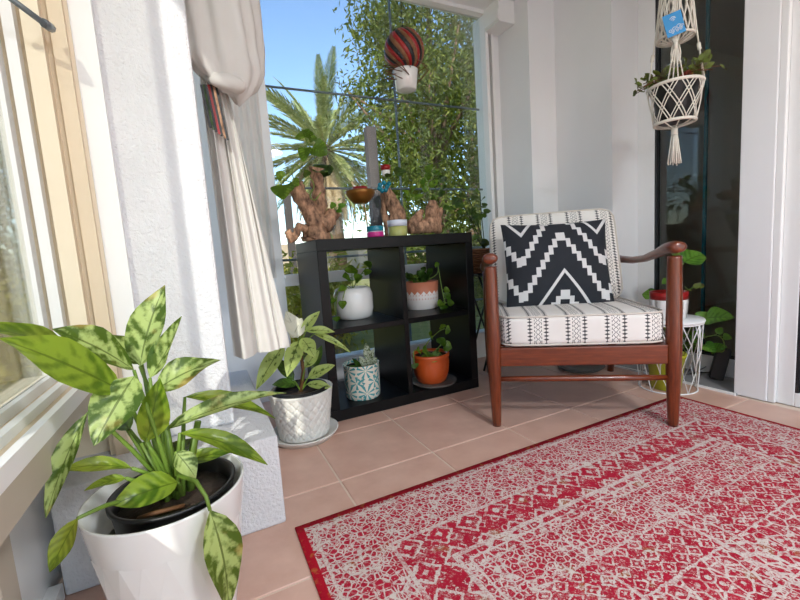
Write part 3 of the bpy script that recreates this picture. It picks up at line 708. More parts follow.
MB().lathe([(rt - .013, dh - .022), (rt - .02, dh + .006), (rt - .028, dh + .006), (rt - .03, dh - .03)], 48, closed=True).build('inner_pot', 'blackm', dp)
MB().lathe([(0, dh - .014), (rt - .022, dh - .018)], 32).build('soil', 'soil', dp)
cr0 = D0 + Vector((0, 0, dh - .015)); hub = at_y(300, 350, DP.y - .01)
MB().tube([cr0 - D0, (cr0.lerp(hub, .5) + Vector((.012, 0, 0))) - D0, hub - D0], [.009, .008, .006], 8).build('stem', 'stem_brown', dp)
def Ld(b, t, w, dy=0, mat='leaf_dieff', nrm=(-.1, -.75, .65), arch=.15, fromhub=True, **kw):
    B = at_y(b[0], b[1], DP.y - .02); T = at_y(t[0], t[1], DP.y - .02 + dy); ww = w * depth(B) / FOC
    add_leaf(dp, D0, B, T, ww, mat, nrm, arch, hub if fromhub else cr0, .0028, **kw)
Ld((301, 334), (320, 311), 11, .02); Ld((306, 331), (335, 332), 10, -.02); Ld((314, 334), (351, 353), 7, -.05, arch=.25)
Ld((302, 338), (315, 358), 16, -.07); Ld((299, 341), (287, 377), 18, -.09); Ld((284, 345), (256, 390), 18, -.05)
Ld((308, 378), (335, 365), 13, -.03, fromhub=False); Ld((307, 384), (332, 388), 10, -.05, fromhub=False); Ld((305, 368), (319, 350), 12, .03, fromhub=False)
Ld((294, 380), (274, 358), 13, .03, 'leaf_dark', fromhub=False); Ld((296, 384), (272, 385), 12, -.04, 'leaf_dark', fromhub=False); Ld((312, 372), (322, 345), 10, .05, 'leaf_dark', fromhub=False)
Ld((298, 338), (286, 311), 20, .05, 'leaf_cream', (.2, -.9, .3), .05); Ld((292, 338), (302, 318), 18, .03, 'leaf_cream', (-.3, -.9, .2), .05)

# vines: stems with heart-shaped leaves
def vine(parent, L0, pts, leaves, mat, w, stem='stem', r=.0022, name='stem'):
    """pts world points of one stem; leaves = (index along 0..1, tip offset)"""
    L0 = Vector(L0); P = [Vector(p) for p in pts]
    if len(P) > 1:
        sm = []
        for i in range(len(P) - 1):
            p0, p1, p2, p3 = P[max(i - 1, 0)], P[i], P[i + 1], P[min(i + 2, len(P) - 1)]
            for k in range(5):
                t = k / 5; sm.append(.5 * ((2 * p1) + (p2 - p0) * t + (2 * p0 - 5 * p1 + 4 * p2 - p3) * t * t + (3 * p1 - p0 - 3 * p2 + p3) * t ** 3))
        sm.append(P[-1]); MB().tube([p - L0 for p in sm], r, 6).build(name, stem, parent)
    else: sm = P
    for f, off, ww in leaves:
        b = sm[min(int(f * (len(sm) - 1) + .5), len(sm) - 1)]; off = Vector(off)
        add_leaf(parent, L0, b + off * .25, b + off, w * ww, mat, (-.45, -.7, .55), .12, b, r * .8, stem, heart=True, fold=.18)

def rnd_leaves(k, ln, seed, up=.3, front=-.4):
    rs = random.Random(seed); out = []
    for i in range(k):
        a = rs.uniform(0, 2 * PI); out.append((rs.uniform(.2, 1), (math.cos(a) * ln, math.sin(a) * ln * .6 + front * ln, rs.uniform(-.5, .8) * ln + up * ln), rs.uniform(.8, 1.2)))
    return out

# a: white rounded pot, upper left cube
A0, ar = potbase(355, 320, Z2, 33)
pa = thing('potted_plant', 'trailing heart-leaved vine in a rounded glossy white pot on the shelf', 'potted plant', A0, 0, 'potted plants in the black cube shelf')
ah = .150; R1 = ar * 1.18
MB().lathe([(ar * .92, 0), (ar * 1.08, .010), (R1, .045), (R1, ah - .035), (ar * 1.06, ah - .008), (ar * .88, ah), (ar * .84, ah), (ar * .84, ah - .02)], 48, closed=True).build('pot', 'ceramic', pa)
MB().lathe([(0, ah - .012), (ar * .85, ah - .014)], 24).build('soil', 'soil', pa)
top = A0 + Vector((0, 0, ah - .012))
for (ex, ey, dy, lv) in (((345, 272), 0, 0, 0),):
    pass
def vpx(P0, *pp): return [P0] + [at_y(x, y, P0.y + d) for x, y, d in pp]
vine(pa, A0, vpx(top, (352, 276, -.02)), [(1, (-.005, -.02, .055), 1.1), (.8, (-.055, -.02, .01), .9), (.6, (.045, -.03, .02), .9)], 'leaf_pothos', .060)
vine(pa, A0, vpx(top, (360, 276, 0), (366, 268, .02)), [(1, (.025, -.01, .03), 1.0), (.6, (.05, -.02, .01), .7)], 'leaf_pothos', .055)
vine(pa, A0, vpx(top, (347, 286, -.09), (343, 298, -.115)), [(1, (-.008, -.005, -.05), .75), (.4, (-.05, .0, -.02), .7)], 'leaf_pothos', .052)
vine(pa, A0, vpx(top, (340, 287, -.07), (336, 305, -.11), (336, 315, -.11)), [(1, (-.0, -.005, -.03), .7), (.55, (-.035, .0, -.025), .6)], 'leaf_pothos', .050)

# b: clay pot with lace band, upper right cube
B0, br_ = potbase(422, 310, Z2, 31)
pb = thing('potted_plant', 'bushy trailing plant in a clay pot with white lace pattern', 'potted plant', B0, 0, 'potted plants in the black cube shelf'); bh = .142
MB().lathe([(br_ * .98, 0), (br_ * 1.04, .006), (br_ * 1.08, .052), (br_ * 1.13, bh), (br_ * 1.04, bh), (br_ * 1.02, bh - .02)], 48, closed=True).build('pot', 'lace', pb)
MB().lathe([(0, bh - .010), (br_ * 1.03, bh - .012)], 24).build('soil', 'soil', pb)
top = B0 + Vector((0, 0, bh - .01))
for sd, (ex, ey) in enumerate(((414, 276), (422, 270), (430, 272), (408, 279), (427, 278))):
    vine(pb, B0, vpx(top, (ex, ey, -.02 + .02 * (sd % 3))), rnd_leaves(4, .042, 30 + sd, .25), 'leaf_dark', .036)
vine(pb, B0, vpx(top, (437, 274, -.05), (437, 262, -.06), (442, 290, -.11), (445, 303, -.13)), [(1, (-.03, -.01, -.03), 1.0), (.9, (.03, -.01, .03), 1.0), (.75, (.045, -.005, -.01), .8), (.98, (.05, -.01, -.005), .9), (.35, (-.02, -.01, .03), .6), (.93, (-.05, -.01, -.015), .9)], 'leaf_pothos', .050)

# c: painted cylinder pot, lower left cube
C0, c_r = potbase(364, 401, Z1, 34)
pc = thing('potted_plant', 'small speckled plant in a cream pot painted with teal leaves', 'potted plant', C0, 0, 'potted plants in the black cube shelf'); chh = .158; cr_ = c_r * 1.02
MB().lathe([(cr_ * .93, 0), (cr_ * .98, .005), (cr_, .02), (cr_ * 1.02, chh - .006), (cr_ * 1.05, chh), (cr_ * .96, chh), (cr_ * .94, chh - .02)], 48, closed=True).build('pot', 'painted', pc)
MB().lathe([(0, chh - .014), (cr_ * .95, chh - .016)], 24).build('soil', 'soil', pc)
top = C0 + Vector((0, 0, chh - .014))
for (bx_, by_, tx, ty, w, m_) in ((368, 360, 366, 343, 8, 'leaf_var'), (368, 364, 374, 348, 7, 'leaf_var'), (371, 367, 377, 357, 8, 'leaf_var'), (366, 367, 359, 356, 7, 'leaf_var'), (364, 370, 370, 360, 8, 'leaf_var'), (361, 368, 352, 358, 5, 'leaf_dark'), (360, 370, 349, 366, 5, 'leaf_dark'), (372, 371, 380, 364, 6, 'leaf_dark')):
    B = at_y(bx_, by_, C0.y - .01); T = at_y(tx, ty, C0.y - .03); add_leaf(pc, C0, B, T, w * depth(B) / FOC, m_, (-.3, -.8, .5), .12, top, .002)

# d: glazed orange pot on a grey saucer, lower right cube
E0, er = potbase(432, 384, Z1 + .012, 27)
sc = MB().lathe([(0, 0), (er * 1.6, 0), (er * 1.72, .010), (er * 1.70, .011), (er * 1.5, .008), (0, .008)], 48).build('plant_saucer', 'saucer_grey', loc=(E0.x + .012, E0.y, Z1 + .0004)); tag(sc, 'shallow grey saucer under the glazed orange pot', 'saucer')
E0.z = Z1 + .0090
pd = thing('potted_plant', 'heart-leaved vine in a glazed orange terracotta pot', 'potted plant', E0, 0, 'potted plants in the black cube shelf'); eh = .142; Rm = er * 1.36
MB().lathe([(er * .96, 0), (er * 1.1, .01), (er * 1.30, .05), (Rm, .095), (er * 1.32, eh - .024), (er * 1.38, eh - .016), (er * 1.40, eh - .004), (er * 1.34, eh), (er * 1.24, eh), (er * 1.2, eh - .02)], 48, closed=True).build('pot', 'terracotta', pd)
MB().lathe([(0, eh - .012), (er * 1.22, eh - .014)], 24).build('soil', 'soil', pd)
top = E0 + Vector((0, 0, eh - .012))
vine(pd, E0, vpx(top, (426, 345, -.02), (438, 332, 0), (444, 329, 0)), [(1, (.03, -.01, -.015), .9), (.9, (-.015, -.01, .03), .7), (.5, (-.035, -.02, .02), .9)], 'leaf_pothos', .055)
vine(pd, E0, vpx(top, (441, 345, -.02)), [(1, (.05, -.02, -.02), 1.0), (.8, (.02, -.02, .045), 1.0)], 'leaf_pothos', .060)
vine(pd, E0, vpx(top, (428, 352, -.04)), [(1, (-.012, -.02, -.05), 1.1), (.6, (.04, -.03, -.04), 1.0), (.7, (-.045, -.02, .02), 1.0)], 'leaf_pothos', .060)
vine(pd, E0, vpx(top, (415, 350, -.04), (414, 362, -.06)), [(1, (.0, -.01, -.03), .8), (.3, (-.03, -.01, .01), .8)], 'leaf_pothos', .050)
vine(pd, E0, vpx(top, (432, 362, -.08), (442, 358, -.08), (439, 352, -.05)), [(1, (-.02, -.01, .02), .5)], 'leaf_dark', .045)

# ------------------------------------------------------------------ things on top of the shelf
def drift(path, radii, parent, L0, mat='drift', seg=14, name='branch', rough=.13):
    L0 = Vector(L0); P = [Vector(p) - L0 for p in path]; n_ = len(P); pts = []; rr = []
    for i in range(n_ - 1):
        for k in range(4):
            t = k / 4; pts.append(P[i].lerp(P[i + 1], t) + (Vector((random.uniform(-.004, .004), random.uniform(-.004, .004), 0)) if i + k > 1 else Vector((0, 0, 0)))); rr.append(.86 * (radii[i] * (1 - t) + radii[i + 1] * t))
    pts.append(P[-1]); rr.append(radii[-1])
    return MB().tube(pts, rr, seg, rough=rough).build(name, mat, parent)
YD = 1.79
W0 = at_y(318, 240, YD); W0.z = Z3
dw = thing('driftwood_planter', 'branching driftwood stump planter with heart-leaved vines atop the black shelf', 'driftwood planter', W0)
q = lambda x, y, d=0: at_y(x, y, YD + d)
base_l = [Vector((W0.x - .01, W0.y, Z3 + .002)), Vector((W0.x - .01, W0.y, Z3 + .03)), q(316, 222), q(309, 208), q(300, 196), q(296, 186)]
drift(base_l, [.072, .066, .050, .042, .040, .034], dw, W0, name='trunk')
drift([q(318, 224, .02), q(320, 205, .02), q(318, 190, .03), q(317, 168, .03)], [.045, .036, .032, .036], dw, W0)
drift([q(322, 226, -.01), q(328, 220, -.01), q(334, 212, -.01)], [.050, .040, .030], dw, W0)
drift([q(306, 230, -.03), q(299, 226, -.04), q(296, 234, -.05), q(292, 240, -.05), q(287, 231, -.05)], [.022, .018, .018, .020, .016], dw, W0)
MB().tube([q(313, 170, .03) - W0, q(322, 171, .03) - W0, q(330, 170, .02) - W0], [.024, .03, .022], 10).build('moss', 'leaf_dark', dw)
vine(dw, W0, [q(296, 186), q(290, 182, -.02), q(284, 180, -.02)], [(1, (-.015, -.02, -.085), 1.5), (.9, (-.035, -.01, .03), .75), (.5, (.03, -.03, -.02), .9)], 'leaf_pothos', .066)
vine(dw, W0, [q(317, 168, .03), q(314, 155, .02), q(309, 146, 0), q(306, 140, 0)], [(1, (-.015, -.015, .035), 1.3), (.8, (-.03, -.02, -.085), 1.0), (.7, (.075, -.02, -.045), 1.6), (1, (.05, -.01, .005), .9), (.9, (.01, -.02, .045), .9)], 'leaf_pothos', .062)
vine(dw, W0, [q(300, 188, -.02), q(309, 178, -.03), q(314, 186, -.04), q(310, 196, -.04), q(315, 200, -.05), q(321, 192, -.04)], [(.2, (-.02, -.02, .03), .7)], 'leaf_dark', .05)
vine(dw, W0, [q(296, 186), q(292, 172, -.02), q(296, 164, -.02), q(302, 172, -.02)], [], 'leaf_dark', .04)
vine(dw, W0, [q(333, 212, -.02), q(336, 208, -.03)], [(1, (.04, -.02, .008), .7), (.6, (-.02, -.02, .03), .6), (.8, (.02, -.02, -.02), .6)], 'leaf_round', .05)
vine(dw, W0, [q(318, 172), q(326, 172, -.02)], [(1, (.03, -.02, .01), 1.0), (.4, (-.03, -.03, -.01), 1.0)], 'leaf_dark', .06)

# bronze bowl on its thin stand
BW = at_y(363, 230, 1.80); BW.z = Z3
bw = thing('incense_bowl', 'bronze bowl with a red inner dish on thin brass legs', 'bowl', BW)
bz = at_y(360, 200, 1.80).z - Z3; br2 = 15 * depth(BW) / FOC
MB().lathe([(br2 * .45, bz - .015), (br2 * .7, bz), (br2 * .95, bz + .026), (br2, bz + .040), (br2 * .96, bz + .042), (br2 * .6, bz + .02), (0, bz + .018)], 40).build('bowl', 'bronze', bw)
MB().lathe([(br2 * .48, bz + .022), (br2 * .5, bz + .058), (br2 * .44, bz + .058), (br2 * .4, bz + .045), (0, bz + .045)], 32).build('dish', 'red', bw)
for k in range(5): MB().lathe([(0, -.006), (.006, -.003), (.007, .002), (0, .007)], 8, (.012 * math.cos(k * 1.3), .012 * math.sin(k * 1.3), bz + .055)).build('pebble', 'soil', bw)
for k in range(3):
    a = k * 2.09 + .6; MB().tube([(br2 * .4 * math.cos(a), br2 * .4 * math.sin(a), bz - .012), (br2 * .75 * math.cos(a), br2 * .75 * math.sin(a), 0.001)], .0022, 6).build('leg', 'brass', bw)

def tabletop(px, py, y=None):
    P = at_y(px, py, y); P.z = Z3; return P
T0 = tabletop(375.5, 236, 1.70); tr = 8.5 * depth(T0) / FOC
tj = thing('candle_jar', 'small jar with a teal top half and magenta bottom half', 'jar', T0)
MB().lathe([(tr * .95, 0), (tr, .004), (tr, .020), (tr * .96, .023)], 32).build('jar_base', 'magenta', tj)
MB().lathe([(tr * .90, .023), (tr * .90, .027)], 32).build('jar_band', 'frosted', tj)
MB().lathe([(tr * .96, .027), (tr, .030), (tr, .046), (tr * .94, .049), (tr * .8, .049), (tr * .8, .044), (0, .044)], 32).build('jar_lid', 'teal', tj)
T1 = tabletop(398, 235, 1.70); tr = 10 * depth(T1) / FOC
cg = thing('glass_candle', 'olive candle in a frosted glass tumbler beside the driftwood', 'candle', T1)
MB().lathe([(tr * .92, 0), (tr * .95, .004), (tr * .97, .044)], 32).build('wax', 'wax', cg)
MB().lathe([(tr * .975, .0445), (tr * 1.0, .072), (tr * .94, .072), (tr * .9, .046), (0, .046)], 32).build('glass_rim', 'frosted', cg)

# upright driftwood with ornaments, behind the candle
YE = 1.88; e = lambda x, y, d=0: at_y(x, y, YE + d)
X0 = e(398, 234); X0.z = Z3
du = thing('driftwood_piece', 'leaning upright driftwood stick with a teal ornament tied to its tip', 'driftwood', X0)
drift([Vector((X0.x - .01, X0.y, Z3 + .001)), Vector((X0.x - .01, X0.y, Z3 + .03)), e(397, 215), e(391, 200), e(386, 188)], [.052, .052, .050, .036, .020], du, X0, name='stick')
drift([Vector((X0.x - .05, X0.y, Z3 + .001)), Vector((X0.x - .05, X0.y, Z3 + .03)), e(384, 212, .03), e(383, 192, .03)], [.030, .028, .020, .014], du, X0, name='stick')
for k in range(7):
    a = k * .9; MB().lathe([(0, -.012), (.010, -.006), (.013, .002), (.007, .010), (0, .013)], 10, e(382 + 5 * math.cos(a) + k * .6, 187 + 4 * math.sin(a), -.02) - X0).build('ornament_bead', 'teal', du)
vine(du, X0, [e(386, 190), e(388, 180, -.02), e(392, 176, -.03)], [(1, (.07, -.02, .025), 1.3), (.6, (-.02, -.03, .02), .7)], 'leaf_dark', .05)
RP = e(386, 176, -.01)
rp = thing('mini_pot', 'tiny red and white pot perched on the driftwood tip', 'pot', RP)
MB().lathe([(.016, 0), (.020, .006), (.022, .026)], 20).build('pot_base', 'ceramic', rp); MB().lathe([(.023, .0265), (.026, .050), (.020, .050), (.018, .044), (0, .044)], 20).build('pot_body', 'red', rp)
for k in range(4):
    a = k * 1.6; add_leaf(rp, RP, RP + Vector((0, 0, .046)), RP + Vector((.03 * math.cos(a), .03 * math.sin(a), .068)), .014, 'leaf_round')
Y0 = e(424, 232, -.06); Y0.z = Z3
dr2 = thing('driftwood_planter', 'low knotty driftwood log with leafy shoots beside the candle', 'driftwood planter', Y0)
f_ = lambda x, y, d=0: at_y(x, y, 1.82 + d)
drift([f_(409, 229), f_(418, 227), f_(430, 226), f_(439, 229)], [.030, .040, .044, .026], dr2, Y0, name='log')
drift([f_(412, 226), f_(419, 216), f_(421, 210)], [.036, .026, .014], dr2, Y0)
drift([f_(430, 226), f_(431, 215), f_(432, 206), f_(433, 202)], [.042, .036, .034, .022], dr2, Y0)
drift([f_(436, 226), f_(439, 214), f_(440, 208)], [.028, .022, .014], dr2, Y0)
for i, pp in enumerate((((431, 205, 0), (428, 186, 0), (424, 176, 0)), ((433, 204, 0), (440, 190, 0), (452, 178, .05)), ((420, 212, 0), (412, 200, 0), (408, 190, 0)), ((438, 210, 0), (448, 204, -.02), (458, 208, -.02)), ((432, 206, 0), (436, 180, .05), (430, 170, .05)))):
    vine(dr2, Y0, [f_(*p) for p in pp], rnd_leaves(7, .060, 80 + i, .1, -.2), 'leaf_dark' if i % 2 else 'leaf_pothos', .040)

# ------------------------------------------------------------------ wicker basket on a black folding stand, between shelf and armchair
KB = Vector((1.475, 1.90, 0))
ks = thing('folding_stand', 'black folding plant stand behind the armchair', 'stand', KB)
kz = .555
for s in (-1, 1):
    MB().tube([(-.10, s * .07, .004), (.10, s * .07, kz - .012)], .006, 8).build('leg', 'blackm', ks)
    MB().tube([(.10, s * .062, .004), (-.10, s * .062, kz - .012)], .006, 8).build('leg', 'blackm', ks)
bx(-.125, .125, -.09, .09, kz - .014, kz).build('tray', 'blackm', ks, smooth=False, bevel=.003)
KK = KB + Vector((0, 0, kz))
kb = thing('basket_plant', 'brown wicker basket of leafy plant on the black folding stand', 'basket', KK)
for i in range(11):
    r0 = .086 + .0018 * i; z = .006 + .0125 * i; pts = []
    for k in range(49):
        a = 2 * PI * k / 48; w_ = .0035 * math.cos(a * 12 + PI * (i % 2)); pts.append(((r0 + w_) * math.cos(a) * 1.2, (r0 + w_) * math.sin(a) * .92, z))
    MB().tube(pts, .0062, 6, cap=False).build('wicker_coil', 'wicker', kb)
MB().lathe([(0, .004), (.082, .004), (.094, .13), (.084, .128), (.074, .01)], 24, closed=True).build('basket_lining', 'wicker', kb)
MB().lathe([(0, .118), (.084, .116)], 20).build('soil', 'soil', kb)
top = KK + Vector((0, 0, .118))
for i, pp in enumerate((((1.42, 1.88, .82), (1.36, 1.86, .94), (1.28, 1.85, 1.05)), ((1.40, 1.9, .80), (1.34, 1.86, .88), (1.26, 1.82, .86)), ((1.46, 1.9, .86), (1.44, 1.88, 1.0)), ((1.37, 1.85, .76), (1.30, 1.8, .74)), ((1.40, 1.92, .86), (1.30, 1.93, 1.02)))):
    vine(kb, KK, [top] + [Vector(p) for p in pp], rnd_leaves(7, .050, 120 + i, .1), 'leaf_dark', .036, 'stem_dark', .003)
# dish on the floor behind the armchair
dsp = at_z(580, 368, 0)
tag(MB().lathe([(0, 0), (.10, 0), (.125, .018), (.122, .020), (.095, .006), (0, .006)], 40).build('plant_tray', 'saucer_grey', loc=dsp), 'shallow grey plant tray on the tiles behind the armchair', 'tray')

# ------------------------------------------------------------------ wire stool, its pots, and the plants in the door recess
WS = Vector((1.88, 1.12, 0)); WRT, WRB, WH = .136, .115, .325
st = thing('wire_stool', 'white wire-cage side table with a round top by the glass door', 'side table', WS)
MB().lathe([(0, WH - .012), (WRT, WH - .012), (WRT + .003, WH - .006), (WRT, WH), (0, WH)], 56).build('table_top', 'wire_white', st)
def ring(r, z, rad, n_=40): return [(r * math.cos(2 * PI * k / n_), r * math.sin(2 * PI * k / n_), z) for k in range(n_ + 1)]
MB().tube(ring(WRB, .004, 0), .0035, 6, cap=False).build('base_ring', 'wire_white', st)
MB().tube(ring(WRT - .004, WH - .016, 0), .0035, 6, cap=False).build('top_ring', 'wire_white', st)
def wp(a, f): r = WRB + (WRT - .004 - WRB) * f; return (r * math.cos(a), r * math.sin(a), .004 + (WH - .02) * f)
NW = 10
for k in range(NW):
    a = 2 * PI * k / NW; h = PI / NW
    f1 = .30 if k % 2 else .42; f2 = .72 if k % 2 else .60
    for path in ([wp(a, 0), wp(a + h, f1), wp(a + 2 * h, 0)], [wp(a + h, f1), wp(a, f2), wp(a - h, f1)], [wp(a, f2), wp(a + h, 1)], [wp(a, f2), wp(a - h, 1)], [wp(a + h, f1), wp(a + h, 1)]):
        MB().tube(path, .0022, 5).build('wire', 'wire_white', st)
LG = WS + Vector((-.012, .0, 0))
lg = thing('lime_pot', 'lime green plastic pot inside the white wire side table', 'pot', LG)
MB().lathe([(.055, 0), (.06, .004), (.076, .15), (.080, .152), (.080, .165), (.072, .165), (.066, .14), (0, .14)], 36).build('pot_body', 'lime', lg)
GP = WS + Vector((-.005, -.005, WH))
gp = thing('potted_plant', 'round-leaved plant in a carved white pot with red rim on the wire side table', 'potted plant', GP)
MB().lathe([(.062, 0), (.068, .006), (.076, .085), (.074, .088)], 44).build('pot', 'carved', gp)
MB().lathe([(.0735, .0885), (.0745, .122), (.066, .122), (.062, .11), (0, .11)], 44).build('pot_rim', 'red', gp)
top = GP + Vector((0, 0, .11))
g_ = lambda x, y, d=0: at_y(x, y, GP.y + d)
for (bxp, tip, w) in (((684, 262), (704, 255), 26), ((672, 285), (662, 284), 14), ((676, 258), (668, 252), 18)):
    B = g_(*bxp); T = g_(tip[0], tip[1], -.03); add_leaf(gp, GP, B, T, w * depth(B) / FOC * .95, 'leaf_round', (-.3, -.5, .8), .15, top, .003, heart=True)
vine(gp, GP, [top, g_(687, 290), g_(696, 286)], [(1, (.03, -.02, .0), .6), (.5, (-.05, -.03, .01), .7), (.7, (.02, -.03, .02), .5)], 'leaf_purple', .05)
RPp = Vector((2.105, 1.24, .006))
rpl = thing('potted_plant', 'broad-leaved trailing plant in a dark pot on the marble sill by the glass door', 'potted plant', RPp)
MB().lathe([(.045, 0), (.05, .004), (.062, .11), (.066, .112), (.066, .122), (.058, .122), (.054, .108), (0, .108)], 32).build('pot', 'blackm', rpl)
top = RPp + Vector((0, 0, .11))
h_ = lambda x, y, X: at_x(x, y, X)
for (bp_, tp_, w, X) in (((706, 318), (734, 318), 20, 2.06), ((705, 322), (696, 312), 16, 2.08), ((712, 350), (727, 347), 12, 2.06), ((700, 340), (690, 332), 14, 2.10), ((654, 296), (642, 294), 14, 2.12), ((704, 345), (716, 352), 12, 2.05)):
    B = h_(bp_[0], bp_[1], X); T = h_(tp_[0], tp_[1], X - .01); add_leaf(rpl, RPp, B, T, w * depth(B) / FOC, 'leaf_round', (-.7, -.3, .65), .12, top, .0028, heart=True)
vine(rpl, RPp, [top, h_(715, 335, 2.06), h_(724, 350, 2.05), h_(712, 352, 2.05)], rnd_leaves(4, .04, 200), 'leaf_round', .036)
vine(rpl, RPp, [top, h_(690, 345, 2.10), h_(684, 352, 2.10)], rnd_leaves(5, .045, 201), 'leaf_dark', .04)
BXp = Vector((2.125, 1.045, .006))
ba = thing('black_box', 'narrow black box with a cable leaning on the marble sill', 'box', (BXp.x, BXp.y, .006))
m4 = Matrix.Rotation(math.radians(-58), 4, 'Z') @ Matrix.Rotation(math.radians(11), 4, 'Y')
MB().box(-.028, .028, -.018, .018, .006, .155, m4).build('box_body', 'blackm', ba, smooth=False, bevel=.005)
MB().tube([(-.02, .03, .06), (-.05, .07, .02), (-.03, .11, .004), (.04, .09, .003), (.05, .03, .02)], .0025, 6).build('cable', 'blackm', ba)

# ------------------------------------------------------------------ macrame hanger
HC = Vector((1.73, 1.012, 0)); HZ = 1.268; HB = 1.132; HR, HBR = .091, .068
mh = thing('macrame_hanger', 'white macrame plant hanger with netted basket and tassel by the glass door', 'plant hanger', HC + Vector((0, 0, .985)))
H0 = HC + Vector((0, 0, .985)); hz, hb = HZ - .985, HB - .985
MB().tube(ring(HR, hz, 0, 48), .0062, 8, cap=False).build('top_ring', 'rope', mh)
MB().tube(ring(HBR, hb, 0, 48), .0062, 8, cap=False).build('bottom_ring', 'rope', mh)
ND = 9
for k in range(ND):
    for sgn in (-1, 1):
        for off in (-.012, .012):
            pts = []
            for i in range(7):
                f = i / 6; a = 2 * PI * k / ND + sgn * f * 2 * PI / ND * 1.35 + off / .1 * .6; r = HBR + (HR - HBR) * f + .003
                pts.append((r * math.cos(a), r * math.sin(a), hb + (hz - hb) * f))
            MB().tube(pts, .0020, 5).build('net_cord', 'rope', mh)
for k in range(8):
    a = 2 * PI * k / 8; MB().tube([(HBR * math.cos(a), HBR * math.sin(a), hb), (.006 * math.cos(a), .006 * math.sin(a), hb - .022)], .0022, 5).build('base_cord', 'rope', mh)
MB().tube([(0, 0, hb - .012), (0, 0, hb - .045)], [.011, .012], 10).build('tassel_knot', 'rope', mh)
for k in range(26):
    a = k * 2.4; r = .016 * math.sqrt((k + .5) / 26)
    MB().tube([(r * .5 * math.cos(a), r * .5 * math.sin(a), hb - .03), (r * 1.0 * math.cos(a), r * math.sin(a), hb - .09), (r * 1.6 * math.cos(a), r * 1.6 * math.sin(a), hb - .150 - .012 * random.random())], .0024, 5).build('tassel_strand', 'rope', mh)
TOPZ = 2.098 - .985; PZ = hz + .20
for k in range(4):
    a = 2 * PI * k / 4 + .55; A = Vector((HR * math.cos(a), HR * math.sin(a), hz)); Bv = Vector((.064 * math.cos(a), .064 * math.sin(a), PZ)); Tv = Vector((.006 * math.cos(a), .006 * math.sin(a), TOPZ - .03))
    for j in range(4):
        o1 = Vector((.010 * math.cos(a + PI / 2) * (j - 1.5), .010 * math.sin(a + PI / 2) * (j - 1.5), 0))
        MB().tube([A + o1 * 1.6, A.lerp(Bv, .62) + o1 * .25, Bv + o1 * .9, Bv.lerp(Tv, .25) + o1 * .3, Tv + o1 * .2], .0022, 5).build('hanging_cord', 'rope', mh)
    MB().tube([A.lerp(Bv, .56), A.lerp(Bv, .68)], .007, 8).build('knot', 'rope', mh)
MB().tube([(0, 0, TOPZ - .05), (0, 0, TOPZ)], .004, 8).build('ceiling_hook', 'steel', mh)
# woven upper dish seen above the tag, with its bundle of cords
pn = MB(); pzz = hz + .175
MB().tube(ring(.062, pzz, 0, 36), .005, 6, cap=False).build('upper_ring', 'rope', mh)
for k in range(16):
    for sgn in (-1, 1):
        pts = [((.062 - .018 * (i / 5) ** 2) * math.cos(2 * PI * k / 16 + sgn * i * .14), (.062 - .018 * (i / 5) ** 2) * math.sin(2 * PI * k / 16 + sgn * i * .14), pzz + i * .034) for i in range(6)]
        MB().tube(pts, .0026, 5).build('net_cord', 'rope', mh)
for k in range(16):
    a = 2 * PI * k / 16; MB().tube([(.062 * math.cos(a), .062 * math.sin(a), pzz), (.012 * math.cos(a), .012 * math.sin(a), pzz - .022)], .003, 5).build('base_cord', 'rope', mh)
for k in range(14):
    a = k * 2.4; r = .018 * math.sqrt((k + .5) / 14)
    MB().tube([(r * .6 * math.cos(a), r * .6 * math.sin(a), pzz - .016), (r * 1.1 * math.cos(a), r * 1.1 * math.sin(a), pzz - .055), (r * .9 * math.cos(a + .4), r * .9 * math.sin(a + .4), pzz - .088), (r * 1.6 * math.cos(a + .8), r * 1.6 * math.sin(a + .8), pzz - .094)], .0032, 5).build('cord_bundle', 'rope', mh)
# blue card with a white emblem
tg = thing('price_tag', 'small blue card with white print hanging from the macrame hanger', 'tag', HC + Vector((-.075, -.040, 1.458)))
toc = -away(tg.location); trz = math.atan2(toc.y, toc.x) + PI / 2 + .35; tg.scale = (.86, .86, .86); tg.rotation_euler = (0, math.radians(-14), trz)
part('card', 'tag', tg, -.036, .036, -.0008, .0008, -.040, .052)
for (xa, za, xb, zb) in ((-.012, .030, .010, .034), (-.008, .024, .012, .028), (-.002, .018, .006, .022)):
    MB().tube([(xa, -.0014, za), ((xa + xb) / 2, -.0014, za + .006), (xb, -.0014, zb)], .0012, 5).build('print_mark', 'wire_white', tg)
for (cx, cz, r) in ((-.020, -.018, .007), (-.004, -.014, .009), (.014, -.010, .010), (.026, -.012, .007), (-.012, -.026, .006), (.006, -.024, .006), (.020, -.022, .006)):
    MB().tube([(cx + r * math.cos(t) * (1 - t * .09), -.0014, cz + r * math.sin(t) * (1 - t * .09)) for t in [i * .7 for i in range(11)]], .0010, 5).build('print_mark', 'wire_white', tg)
HP = HC + Vector((0, 0, HB + .004))
hp = thing('hanging_plant', 'purple and green leafed plant in a dark pot held by the macrame hanger', 'potted plant', HP)
MB().lathe([(.055, 0), (.058, .004), (.078, .128), (.080, .132), (.073, .132), (.070, .118), (0, .116)], 36).build('pot', 'blackm', hp)
top = HP + Vector((0, 0, .116)); rs = random.Random(5)
dirs = [(-.7, .7, 0), (.75, -.6, .2)]
for k in range(24):
    a = rs.uniform(0, 2 * PI); ln = rs.uniform(.06, .12); dz = rs.uniform(.0, .06)
    if k < 3: a = 2.2 + .3 * k; ln = .13; dz = -.01
    if 3 <= k < 7: a = -1.0 + .18 * k; ln = .17; dz = .05
    e_ = top + Vector((math.cos(a) * ln, math.sin(a) * ln, .03 + dz)); m_ = top.lerp(e_, .5) + Vector((0, 0, .03))
    vine(hp, HP, [top, m_, e_], rnd_leaves(5, .050, 300 + k, .1, -.1) , 'leaf_purple', .030, 'stem_brown', .0016)
